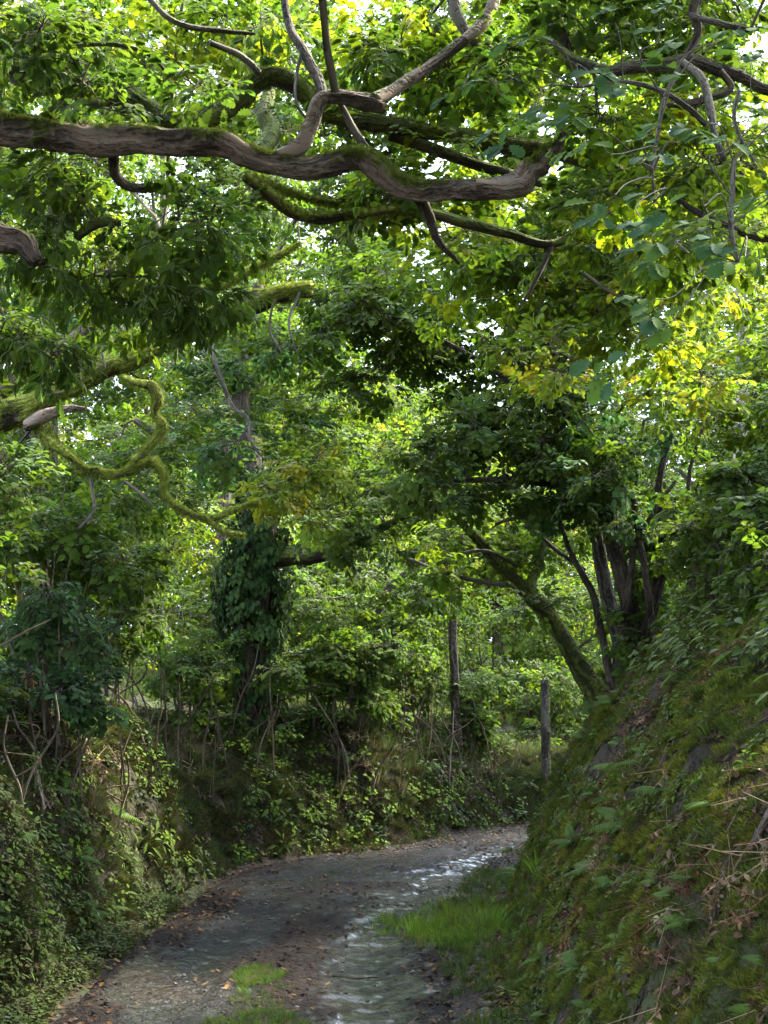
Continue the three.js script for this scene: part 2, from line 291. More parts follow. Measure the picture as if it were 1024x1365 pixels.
// pts: [x, y, z, r]; moss 0..1 is how much of the upper side is moss
function limb(pts, { bark = DARK, moss = 0, mossColor = MOSSY, gnarl = 0.16, rough = 0.10, step = 0.05, sides = 12, stub = false } = {}) {
  const P = pts.map((p) => V(p)), n = P.length;
  const curve = new THREE.CatmullRomCurve3(P, false, 'centripetal'), len = curve.getLength(), N = Math.max(4, Math.ceil(len / step));
  const s = new Soup(), off = rnd() * 100, spots = [], turns = Math.max(1, Math.round(pts.reduce((a, p) => a + p[3], 0) / n * 2 * Math.PI / 0.22)) * 0.5; let nrm = V(0.3, 1, 0.2), along = 0, last = null;
  for (let k = 0; k <= N; k++) {
    const t = k / N, c = curve.getPoint(t), f = t * (n - 1), a = Math.min(n - 2, Math.floor(f)), r0 = pts[a][3] + (pts[a + 1][3] - pts[a][3]) * (f - a);
    const T = curve.getTangent(t); if (last) along += c.distanceTo(last); last = c.clone();
    c.x += gnarl * r0 * 2 * (fbm(along * 2.2 / (r0 * 9 + 0.3), off, 1, 3) - 0.5); c.y += gnarl * r0 * 2 * (fbm(along * 2.2 / (r0 * 9 + 0.3), off, 7, 3) - 0.5);
    nrm.addScaledVector(T, -nrm.dot(T)).normalize(); const bi = T.clone().cross(nrm);
    for (let q = 0; q <= sides; q++) {
      const an = (q % sides) / sides * 2 * Math.PI, ca = Math.cos(an), sa = Math.sin(an);
      const d = nrm.clone().multiplyScalar(ca).addScaledVector(bi, sa);
      let r = r0 * (1 + rough * 2.2 * (fbm(ca * 1.4 + off, sa * 1.4 + 3, along * 3.0, 3) - 0.5) + rough * 1.2 * (noise3(ca * 3 + off, sa * 3, along * 1.2) - 0.5));
      r += r0 * rough * 0.5 * (noise3(ca * 5 + off, sa * 5, along * 2.5) - 0.5) + r0 * rough * 0.35 * (noise3(ca * 9 + off, sa * 9 + 4, along * 14) - 0.5);
      const patch = fbm(c.x * 5 + d.x * 0.8, c.y * 5 + d.y * 0.8 + off, c.z * 5 + d.z * 0.8, 4);
      const m = moss > 0 ? smooth(0.47, 0.53, (d.y * 0.5 + 0.5) * 0.42 + patch * 0.62 + (moss - 0.62)) : 0;
      r += m * 0.10 * r0 * (0.6 + patch) + m * 0.004;
      if (m > 0.6 && q < sides) spots.push([c.x + d.x * r, c.y + d.y * r, c.z + d.z * r, d]);
      const lichen = smooth(0.60, 0.66, fbm(c.x * 9 + d.x, c.y * 9 + d.y, c.z * 9 + off, 3));
      const col = mixc(mixc(bark, GREY, 0.5 * lichen), mossColor.map((v) => v * (0.6 + 0.9 * patch)), m);
      const jag = stub && k === N ? r0 * 1.3 * hash3(q % sides, 7, Math.round(off * 50)) : 0;
      s.v(c.x + d.x * r + T.x * jag, c.y + d.y * r + T.y * jag, c.z + d.z * r + T.z * jag, col, q / sides * turns, along / 0.9);
    }
  }
  const row = sides + 1;
  for (let k = 0; k < N; k++) for (let q = 0; q < sides; q++) { const a = k * row + q, b = a + 1, c = a + row, d = c + 1; s.t(a, b, c); s.t(b, d, c); }
  for (const e of [0, N]) {          // ends: a broken, splintered face
    const p = curve.getPoint(e / N), T = curve.getTangent(e / N), r = e ? pts[n - 1][3] : pts[0][3], o = stub && e ? -0.4 : 0.3;
    const base = s.p.length / 3, c0 = s.v(p.x + T.x * r * (e ? o : -o), p.y + T.y * r * (e ? o : -o), p.z + T.z * r * (e ? o : -o), stub ? [0.30, 0.18, 0.11] : bark);
    for (let q = 0; q < sides; q++) { const a = e * row + q, b = a + 1; if (e) s.t(a, b, c0); else s.t(b, a, c0); }
  }
  const g = s.geo(); g.spots = spots; return g;
}
const skeleton = (pts, into) => { const c = new THREE.CatmullRomCurve3(pts.map((p) => V(p)), false, 'centripetal'), N = Math.ceil(c.getLength() / 0.2); for (let k = 0; k <= N; k++) { const f = k / N * (pts.length - 1), a = Math.min(pts.length - 2, Math.floor(f)); into.push({ p: c.getPoint(k / N), r: pts[a][3] + (pts[a + 1][3] - pts[a][3]) * (f - a) }); } };
function makeTree(name, label, base, group, category = 'tree') {
  const t = thing(name, label, category, base, 0, group);
  t.base = V(base); t.bones = []; t.clumps = []; return t;
}
const local = (t, pts) => pts.map((p) => [p[0] - t.base.x, p[1] - t.base.y, p[2] - t.base.z, p[3]]);
function addLimb(t, name, pts, o = {}) {               // pts in world metres
  skeleton(pts, t.bones); const g = limb(local(t, pts), o), m = part(t, name, g, BARK); if (o.label) m.userData.label = o.label;
  if (o.fuzz && g.spots.length) { const list = []; for (const [x, y, z, d] of g.spots) for (let k = 0; k < o.fuzz; k++) list.push({ m: upFrame(V(x + gauss() * 0.012, y - 0.004, z + gauss() * 0.012), d.clone().add(V(gauss() * 0.3, gauss() * 0.2, gauss() * 0.3)).normalize(), rr(0.16, 0.4)), c: tintOf([o.mossColor || MOSSY], 0.35) }); copies(m, 'moss', pick(MOSS_TUFTS), MOSS, list); }
  return m;
}
function clump(t, c, r, n, kind, colors, o = {}) { t.clumps.push({ c: V(c), r: c[3] ?? r, n, kind, colors, ...o }); }
function box(t, a, b, deep, count, r, n, kind, colors, o = {}) {      // clumps spread through a block of the crown
  for (let k = 0; k < count; k++) clump(t, [rr(Math.min(a[0], b[0]), Math.max(a[0], b[0])), rr(Math.min(a[1], b[1]), Math.max(a[1], b[1])), (a[2] + b[2]) / 2 + rr(-deep, deep), rr(0.75, 1.25) * r], r, n, kind, colors, o);
}
const KINDS = { oak: [OAK_SPRAYS, 0.27], hazel: [HAZEL_SPRAYS, 0.30], ash: [ASH_SPRAYS, 0.30], far: [FAR_SPRAYS, 0.55] };
const tintOf = (colors, v) => { const c = pick(colors), k = rr(1 - v, 1 + v), y = rr(-0.12, 0.12); return [c[0] * k * (1 + y), c[1] * k, c[2] * k * (1 - y)]; };
function growCrown(t, { twigColor = [0.10, 0.08, 0.055], material = LEAF, limbs = true, size = 1, twigs = true } = {}) {
  const soup = new Soup(), lists = {};
  for (const c of t.clumps) {
    let best = null, bd = 1e9; for (const b of t.bones) { const d = b.p.distanceToSquared(c.c); if (d < bd) { bd = d; best = b; } }
    const tips = [];
    if (best && limbs) {
      const d = Math.sqrt(bd), mid = best.p.clone().lerp(c.c, 0.5).add(V(gauss() * 0.18 * d, Math.abs(gauss()) * 0.12 * d, gauss() * 0.15 * d)), r0 = Math.min(best.r * 0.7, 0.010 + 0.011 * d);
      const pts = [[best.p.x, best.p.y, best.p.z, r0], [mid.x, mid.y, mid.z, r0 * 0.7], [c.c.x, c.c.y, c.c.z, r0 * 0.4]];
      const q = new THREE.CatmullRomCurve3(pts.map((p) => V(p)), false, 'centripetal'); let a = q.getPoint(0), S = Math.max(3, Math.ceil(d / 0.25));
      for (let k = 1; k <= S; k++) { const b = q.getPoint(k / S).add(V(gauss() * 0.03, gauss() * 0.03, gauss() * 0.03)); twigTube(soup, a.clone().sub(t.base), b.clone().sub(t.base), r0 * (1 - 0.6 * (k - 1) / S), r0 * (1 - 0.6 * k / S), twigColor); if (k / S > 0.5) tips.push(b); a = b; }
      if (tips.length > 1 && c.r > 0.15) t.bones.push({ p: tips[tips.length - 1], r: r0 * 0.5 });
    }
    tips.push(c.c);
    const [kinds, base] = KINDS[c.kind];
    for (let k = 0; k < c.n; k++) {
      let d; do { d = V(rr(-1, 1), rr(-1, 1), rr(-1, 1)); } while (d.lengthSq() > 1 || d.lengthSq() < 0.02);
      const p = c.c.clone().add(V(d.x * c.r * (c.sx ?? 1), d.y * c.r * (c.sy ?? 0.75), d.z * c.r * (c.sz ?? 1)));
      const dir = d.clone().normalize().multiplyScalar(0.7).add(V(gauss() * 0.6, gauss() * 0.3 - (c.hang ?? 0.15), gauss() * 0.6)).normalize(), s = base * size * rr(0.75, 1.25);
      const up = V(gauss() * 0.3, 1, gauss() * 0.3); p.addScaledVector(dir, -0.5 * s);
      if (twigs && k % 2 === 0) { const tp = pick(tips); if (tp.distanceTo(p) < c.r * 2.2 + 0.2) { const m = tp.clone().lerp(p, 0.5).add(V(0, 0.04, 0)); twigTube(soup, tp.clone().sub(t.base), m.clone().sub(t.base), 0.006, 0.005, twigColor); twigTube(soup, m.clone().sub(t.base), p.clone().sub(t.base), 0.005, 0.003, twigColor); } }
      const v = Math.floor(rnd() * kinds.length), key = c.kind + v;
      (lists[key] ||= { g: kinds[v], l: [] }).l.push({ m: frame(p.sub(t.base), dir, up, s), c: tintOf(c.colors, c.vary ?? 0.25) });
    }
  }
  if (soup.i.length) part(t, 'twigs', soup.geo(), TWIG, true);
  for (const k of Object.values(lists)) copies(t, 'foliage', k.g, material, k.l);
}
// leaf colours, linear
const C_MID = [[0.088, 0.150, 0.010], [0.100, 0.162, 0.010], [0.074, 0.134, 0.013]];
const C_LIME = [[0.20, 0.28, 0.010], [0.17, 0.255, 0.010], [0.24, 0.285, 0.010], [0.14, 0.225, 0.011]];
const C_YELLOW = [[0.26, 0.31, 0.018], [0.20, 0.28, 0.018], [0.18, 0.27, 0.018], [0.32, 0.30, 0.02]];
const C_BLUE = [[0.060, 0.130, 0.032], [0.068, 0.140, 0.03]];

// ---------------------------------------------------------------- trees
// the old oak whose bare bough hangs over the lane; it stands on the left bank, out of the picture
{
  const b = [-4.5, groundHeight(-4.5, -8.6) - 0.1, -8.6];
  const t = makeTree('oak_tree', 'old oak reaching a bare brown bough and a mossy bough over the lane', b, undefined);
  addLimb(t, 'trunk', [[b[0], b[1], b[2], 0.42], [-4.55, 3.6, -8.65, 0.32], [-4.4, 5.2, -8.7, 0.28], [-4.5, 7.2, -8.9, 0.2], [-4.2, 9.5, -9, 0.1]], { moss: 0.6, step: 0.1, sides: 16 });
  addLimb(t, 'bough', [[-4.45, 4.9, -8.7, 0.17], [-3.6, 5.55, -8.55, 0.13], [-2.593,5.73,-8.5,0.1], [-2.31,5.681,-8.5,0.091], [-2.051,5.657,-8.5,0.095], [-1.792,5.633,-8.5,0.091], [-1.464,5.642,-8.5,0.086], [-1.042,5.652,-8.5,0.077], [-0.853,5.584,-8.5,0.073], [-0.736,5.511,-8.5,0.068], [-0.548,5.468,-8.5,0.068], [-0.337,5.482,-8.5,0.068], [-0.15,5.536,-8.5,0.063], [-0.033,5.449,-8.5,0.068], [0.131,5.342,-8.5,0.063], [0.411,5.337,-8.5,0.063], [0.645,5.342,-8.5,0.068], [0.823,5.366,-8.5,0.068], [0.946,5.468,-8.5,0.059], [1.039,5.551,-8.45,0.045], [1.114,5.652,-8.4,0.018]], { bark: BROWN, moss: 0.47, mossColor: [0.13, 0.16, 0.02], fuzz: 2, step: 0.025, sides: 22, gnarl: 0.6, rough: 0.44, stub: true, label: 'bare brown weathered bough without leaves' });
  addLimb(t, 'branch', [[-0.656,5.536,-8.5,0.059], [-0.535,5.608,-8.5,0.054], [-0.451,5.749,-8.5,0.045], [-0.395,5.915,-8.5,0.045], [-0.235,5.935,-8.5,0.045], [-0.104,5.896,-8.5,0.054], [-0.019,5.871,-8.5,0.041]], { bark: BROWN, moss: 0.3, step: 0.025, sides: 16, gnarl: 0.3, rough: 0.2, stub: true });
  addLimb(t, 'branch', [[-0.056,5.906,-8.5,0.041], [0.038,6.006,-8.6,0.037], [0.183,6.148,-8.7,0.037], [0.382,6.334,-8.8,0.033], [0.56,6.523,-8.9,0.038], [0.693,6.706,-9,0.043], [0.773,6.977,-9.1,0.044]], { bark: BROWN, moss: 0.4, step: 0.03, gnarl: 0.3 });
  addLimb(t, 'bough', [[-4.5, 5.6, -8.8, 0.2], [-3.7, 6.05, -9.2, 0.17], [-2.832,6.624,-9.4,0.145], [-2.465,6.548,-9.4,0.145], [-2.148,6.417,-9.4,0.125], [-1.833,6.309,-9.4,0.11], [-1.543,6.12,-9.4,0.095], [-1.351,6.093,-9.4,0.08], [-1.103,6.201,-9.4,0.07], [-0.897,6.39,-9.4,0.065], [-0.762,6.45,-9.4,0.06], [-0.584,6.363,-9.4,0.06], [-0.427,6.217,-9.4,0.06], [-0.062,6.115,-9.4,0.055], [0.249,6.077,-9.4,0.05], [0.561,6.023,-9.4,0.05], [0.923,5.953,-9.4,0.05], [1.286,5.9,-9.4,0.055], [1.543,5.793,-9.4,0.055], [1.8,5.686,-9.4,0.045]], { bark: DARK, moss: 0.74, mossColor: [0.11, 0.14, 0.018], fuzz: 1, step: 0.03, sides: 18, gnarl: 0.35, rough: 0.2 });
  addLimb(t, 'branch', [[0.042,6.078,-9.5,0.041], [0.36,6.007,-9.6,0.041], [0.684,5.923,-9.7,0.036], [1.014,5.87,-9.8,0.031], [1.404,5.771,-9.9,0.021]], { moss: 0.6 });
  addLimb(t, 'branch', [[-0.381,5.986,-8.6,0.032], [-0.425,6.158,-8.7,0.037], [-0.529,6.385,-8.8,0.033], [-0.625,6.565,-8.9,0.028], [-0.674,6.874,-9,0.024]], { gnarl: 0.4 });
  addLimb(t, 'branch', [[-0.947,5.673,-9.2,0.029], [-0.767,5.567,-9.3,0.04], [-0.63,5.484,-9.4,0.04], [-0.417,5.473,-9.5,0.035], [-0.219,5.5,-9.5,0.03], [0.042,5.543,-9.5,0.025], [0.253,5.544,-9.6,0.02]], { moss: 0.74, mossColor: LIME, fuzz: 2, gnarl: 0.35 });
  addLimb(t, 'branch', [[-0.9,5.739,-9.4,0.025], [-0.633,5.69,-9.6,0.02], [-0.334,5.676,-9.8,0.016]], { moss: 0.9, mossColor: LIME, fuzz: 2 });
  addLimb(t, 'branch', [[0.217,5.328,-8.6,0.041], [0.299,5.257,-8.8,0.033], [0.351,5.139,-8.9,0.028], [0.492,5.008,-9,0.007]], { moss: 0.3, gnarl: 0.35 });
  addLimb(t, 'branch', [[0.296,5.347,-9,0.029], [0.539,5.318,-9.1,0.034], [0.847,5.267,-9.2,0.029], [1.146,5.231,-9.3,0.025], [1.418,5.388,-9.3,0.025], [1.643,5.569,-9.4,0.015]], { moss: 0.66, gnarl: 0.4 });
  addLimb(t, 'branch', [[1.141,5.231,-9.3,0.02], [1.025,4.973,-9.2,0.015], [0.892,4.742,-9.2,0.005]], { bark: DARK });
  addLimb(t, 'branch', [[-0.854,5.756,-9,0.048], [-0.771,6.011,-9.3,0.055], [-0.85,6.282,-9.6,0.046], [-0.837,6.532,-9.8,0.037], [-1.011,6.847,-10,0.027]], { moss: 0.8 });
  addLimb(t, 'branch', [[-1.717,5.607,-8.6,0.037], [-1.73,5.531,-8.8,0.033], [-1.65,5.491,-8.9,0.028], [-1.396,5.526,-9,0.029], [-1.111,5.498,-9.1,0.019]], { moss: 0.5 });
  addLimb(t, 'branch', [[-2.032,5.19,-9,0.024], [-1.886,5.291,-9,0.034], [-1.738,5.281,-9,0.019]], { moss: 0.7, gnarl: 0.5 });
  addLimb(t, 'stub', [[-4.4, 4.5, -8.6, 0.14], [-3.2, 4.6, -8.2, 0.11], [-2.376,4.898,-8,0.094], [-2.2,4.871,-8,0.085], [-2.103,4.839,-8,0.073], [-2.048,4.763,-8,0.047]], { bark: [0.17, 0.12, 0.085], moss: 0.35, step: 0.025, sides: 18, rough: 0.35, stub: true, label: 'broken brown stub with a splintered end' });
  for (const pts of [[[-1.583,6.775,-8.8,0.019], [-1.359,6.569,-8.8,0.019], [-1.101,6.565,-8.9,0.019], [-0.862,6.585,-9,0.01]], [[-2.067,6.314,-8.6,0.014], [-1.684,6.324,-8.6,0.014], [-1.491,6.25,-8.6,0.014], [-1.37,6.125,-8.6,0.009]], [[-1.162,6.517,-9,0.019], [-0.971,6.473,-9.1,0.024], [-0.853,6.396,-9.2,0.025]], [[-0.524,6.416,-8.8,0.014], [-0.56,6.169,-8.7,0.012], [-0.552,5.927,-8.6,0.009], [-0.437,5.779,-8.6,0.009]], [[-0.295,5.976,-8.6,0.018], [-0.202,5.818,-8.7,0.028], [-0.107,5.707,-8.8,0.028], [0.04,5.653,-9,0.019]]]) addLimb(t, 'branch', pts, { bark: GREY, gnarl: 0.5, sides: 8, step: 0.04 });
  box(t, [-2.774,6.522,-8.7], [-0.877,5.968,-8.7], 0.5, 8, 0.34, 11, 'oak', C_MID);
  box(t, [-2.696,5.726,-9.2], [-0.917,5.179,-9.2], 0.5, 8, 0.32, 12, 'oak', C_MID);
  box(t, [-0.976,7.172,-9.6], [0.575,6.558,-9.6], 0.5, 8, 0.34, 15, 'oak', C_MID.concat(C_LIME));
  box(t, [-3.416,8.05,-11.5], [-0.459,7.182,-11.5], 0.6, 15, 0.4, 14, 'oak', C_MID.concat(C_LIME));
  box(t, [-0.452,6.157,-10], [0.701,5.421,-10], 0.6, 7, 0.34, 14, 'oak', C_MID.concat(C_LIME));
  box(t, [-4.5, 7.0, -5.5], [0.8, 8.6, -8.5], 1.6, 36, 0.6, 22, 'oak', C_MID);
  growCrown(t);
}
// the oak on the other bank, its big leaves hanging into the top corner
const OAK_LEAF = (() => { const s = new Soup(); leaf(s, OAK, new THREE.Matrix4(), 1, [1, 1, 1], 0.25, 0.22); return s.geo(); })();
{
  const b = [4.6, groundHeight(4.6, -8.8) - 0.1, -8.8];
  const t = makeTree('oak_tree', 'broad-leaved oak on the ferny bank with lichened twigs and large green leaves', b);
  addLimb(t, 'trunk', [[b[0], b[1], b[2], 0.36], [4.5, 4.6, -8.8, 0.27], [4.3, 6.2, -8.8, 0.22], [4.6, 8.5, -9, 0.12], [4.4, 10, -9.2, 0.07]], { moss: 0.5, step: 0.1, sides: 16 });
  addLimb(t, 'bough', [[4.4, 5.2, -8.8, 0.12], [3.4, 5.5, -8.6, 0.09], [2.425,5.458,-8.5,0.054], [2.238,5.449,-8.5,0.059], [2.096,5.42,-8.5,0.063], [1.918,5.371,-8.5,0.068], [1.837,5.328,-8.5,0.036]], { bark: BROWN, moss: 0.55, stub: true, gnarl: 0.3, step: 0.03, sides: 16, rough: 0.25 });
  addLimb(t, 'bough', [[4.4, 6.0, -8.6, 0.1], [3.4, 6.3, -8.2, 0.07], [2.297,5.773,-8,0.034], [2.122,5.847,-8,0.034], [1.981,5.893,-8,0.038], [1.778,5.958,-8,0.034], [1.671,5.93,-8,0.038], [1.502,5.916,-8,0.038], [1.346,5.888,-8,0.03], [1.176,6.047,-8.2,0.022], [1.042,6.257,-8.4,0.018]], { bark: DARK, moss: 0.45, gnarl: 0.4, step: 0.03 });
  addLimb(t, 'branch', [[1.738,5.904,-7.9,0.025], [1.835,5.761,-7.8,0.025], [1.85,5.558,-7.7,0.023], [1.847,5.351,-7.6,0.02], [1.877,5.167,-7.5,0.016]], { bark: GREY, moss: 0.2, gnarl: 0.5 });
  addLimb(t, 'branch', [[1.792,5.976,-8,0.026], [1.863,6.144,-8,0.026], [1.83,6.26,-8,0.03], [1.892,6.424,-8,0.03]], { bark: DARK, gnarl: 0.4 });
  addLimb(t, 'branch', [[1.965,5.845,-7.9,0.021], [2.028,5.74,-7.9,0.021], [1.829,5.663,-7.9,0.021], [1.653,5.64,-7.9,0.017]], { bark: DARK, gnarl: 0.4 });
  addLimb(t, 'branch', [[0.925,6.852,-8.8,0.061], [1.031,6.697,-8.8,0.056], [1.142,6.518,-8.8,0.052], [1.213,6.339,-8.8,0.038], [1.328,6.165,-8.6,0.028]], { bark: DARK, gnarl: 0.3 });
  addLimb(t, 'branch', [[4.3, 4.9, -8.3, 0.06], [3, 4.9, -8, 0.04], [2.231,4.809,-7.8,0.025], [2.044,4.844,-7.8,0.025], [1.875,4.919,-7.8,0.025], [1.739,4.994,-7.8,0.017], [1.664,5.056,-7.8,0.012]], { bark: DARK, moss: 0.3, gnarl: 0.4 });
  for (const pts of [[[1.067,5.537,-7.4,0.008], [1.305,5.571,-7.4,0.012], [1.51,5.52,-7.4,0.016], [1.651,5.426,-7.4,0.016], [1.775,5.368,-7.5,0.016]], [[1.504,5.436,-7.3,0.01], [1.477,5.268,-7.3,0.01], [1.439,5.018,-7.3,0.008], [1.444,4.852,-7.3,0.006]], [[1.849,5.044,-7.2,0.012], [1.836,4.851,-7.2,0.015], [1.824,4.697,-7.2,0.015], [1.858,4.494,-7.2,0.008]], [[1.967,5.562,-7.5,0.012], [1.933,5.39,-7.5,0.012], [2.038,5.154,-7.5,0.008]], [[0.442,6.874,-9,0.043], [0.492,6.69,-9,0.038], [0.601,6.507,-9,0.029]], [[2.12,6.05,-7.8,0.017], [1.904,6.095,-7.8,0.021], [1.797,6.189,-7.9,0.017]], [[1.25,4.829,-8.6,0.014], [1.389,4.733,-8.6,0.011], [1.584,4.613,-8.6,0.005]]]) addLimb(t, 'branch', pts, { bark: GREY, gnarl: 0.5, sides: 8, step: 0.04 });
  box(t, [0.679,6.826,-8.8], [2.483,6.263,-8.8], 0.5, 11, 0.33, 14, 'oak', C_MID);
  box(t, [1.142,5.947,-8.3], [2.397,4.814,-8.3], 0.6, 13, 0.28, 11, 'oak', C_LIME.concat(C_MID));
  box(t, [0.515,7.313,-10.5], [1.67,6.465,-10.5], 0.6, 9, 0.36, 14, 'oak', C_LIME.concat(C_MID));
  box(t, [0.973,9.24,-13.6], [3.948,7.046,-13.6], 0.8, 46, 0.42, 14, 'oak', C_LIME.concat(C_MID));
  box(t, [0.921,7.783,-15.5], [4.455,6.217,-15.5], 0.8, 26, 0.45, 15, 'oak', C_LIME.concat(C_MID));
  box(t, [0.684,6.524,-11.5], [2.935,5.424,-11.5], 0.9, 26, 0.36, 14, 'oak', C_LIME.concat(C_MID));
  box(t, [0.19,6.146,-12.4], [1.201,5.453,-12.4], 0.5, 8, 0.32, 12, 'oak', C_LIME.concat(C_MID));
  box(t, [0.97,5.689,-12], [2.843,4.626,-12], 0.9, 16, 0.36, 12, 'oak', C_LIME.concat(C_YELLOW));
  box(t, [1.2, 7.0, -5.5], [5.5, 9.0, -8.5], 2, 34, 0.6, 20, 'oak', C_MID);
  growCrown(t);
  // the largest leaves, each one by itself
  const rec = []; for (let k = 0; k < 5; k++) { const r = []; spray({ outline: OAK, count: 9, leafLen: 0.40, tip: 3, droop: 0.25, jitter: 0.35, forks: 1, record: r }); rec.push(r); }
  const mats = [[0.045, 0.110, 0.030], [0.055, 0.125, 0.026], [0.07, 0.14, 0.018], [0.095, 0.175, 0.018], [0.045, 0.105, 0.045]].map((c) => { const m = leafMaterial(0.45, 0.06, 0.4); m.color.setRGB(...c); return m; });
  const spots = [[1.05,4.955,-6.6], [0.948,5.032,-6.7], [1.211,4.787,-6.5], [1.101,4.621,-6.5], [1.229,4.442,-6.4], [1.377,4.333,-6.4], [1.221,5.145,-6.6], [1.403,5.366,-6.5], [1.621,5.404,-6.5], [1.762,5.253,-6.5], [1.69,4.878,-6.4], [1.726,4.588,-6.3], [1.53,4.657,-6.5], [1.354,5.565,-6.6], [1.566,5.183,-6.6], [1.71,4.333,-6.4], [1.012,5.385,-6.8], [0.81,5.594,-7], [1.184,5.669,-6.9], [1.327,4.188,-6.8], [1.268,3.98,-6.8], [0.962,5.311,-7], [1.815,5.565,-6.6], [0.749,5.311,-7.2], [1.621,4.468,-6.6], [1.434,4.993,-6.6], [1.595,4.24,-7], [0.695,5.757,-7], [0.582,5.648,-7.6]];
  let n = 0; const near = new Soup();
  for (const sp of spots) {
    const c = V(sp); let best = null, bd = 1e9; for (const bo of t.bones) { const d = bo.p.distanceToSquared(c); if (d < bd) { bd = d; best = bo; } }
    { const D = best.p.distanceTo(c), q = new THREE.CatmullRomCurve3([best.p, best.p.clone().lerp(c, 0.35).add(V(gauss() * 0.2 * D, 0.12 * D, gauss() * 0.15 * D)), best.p.clone().lerp(c, 0.7).add(V(gauss() * 0.12 * D, gauss() * 0.1 * D, gauss() * 0.1 * D)), c], false, 'centripetal'); for (let k = 0; k < 12; k++) twigTube(near, q.getPoint(k / 12).sub(t.base), q.getPoint((k + 1) / 12).sub(t.base), 0.006 - 0.0003 * k, 0.006 - 0.0003 * (k + 1), [0.13, 0.11, 0.085]); }
    const dir = c.clone().sub(best.p).normalize().add(V(gauss() * 0.5, -0.3 + gauss() * 0.3, gauss() * 0.4)).normalize(), M = frame(c.clone().sub(t.base), dir, V(gauss() * 0.3, 1, 0.5 + gauss() * 0.3), 0.28);
    for (const { m, l } of pick(rec)) { if (++n > 300) break; const q = part(t, 'leaf', OAK_LEAF, pick(mats)); q.matrixAutoUpdate = true; new THREE.Matrix4().multiplyMatrices(M, m).scale(V(l, l, l)).decompose(q.position, q.quaternion, q.scale); }
  }
  part(t, 'twigs', near.geo(), TWIG, true);
}
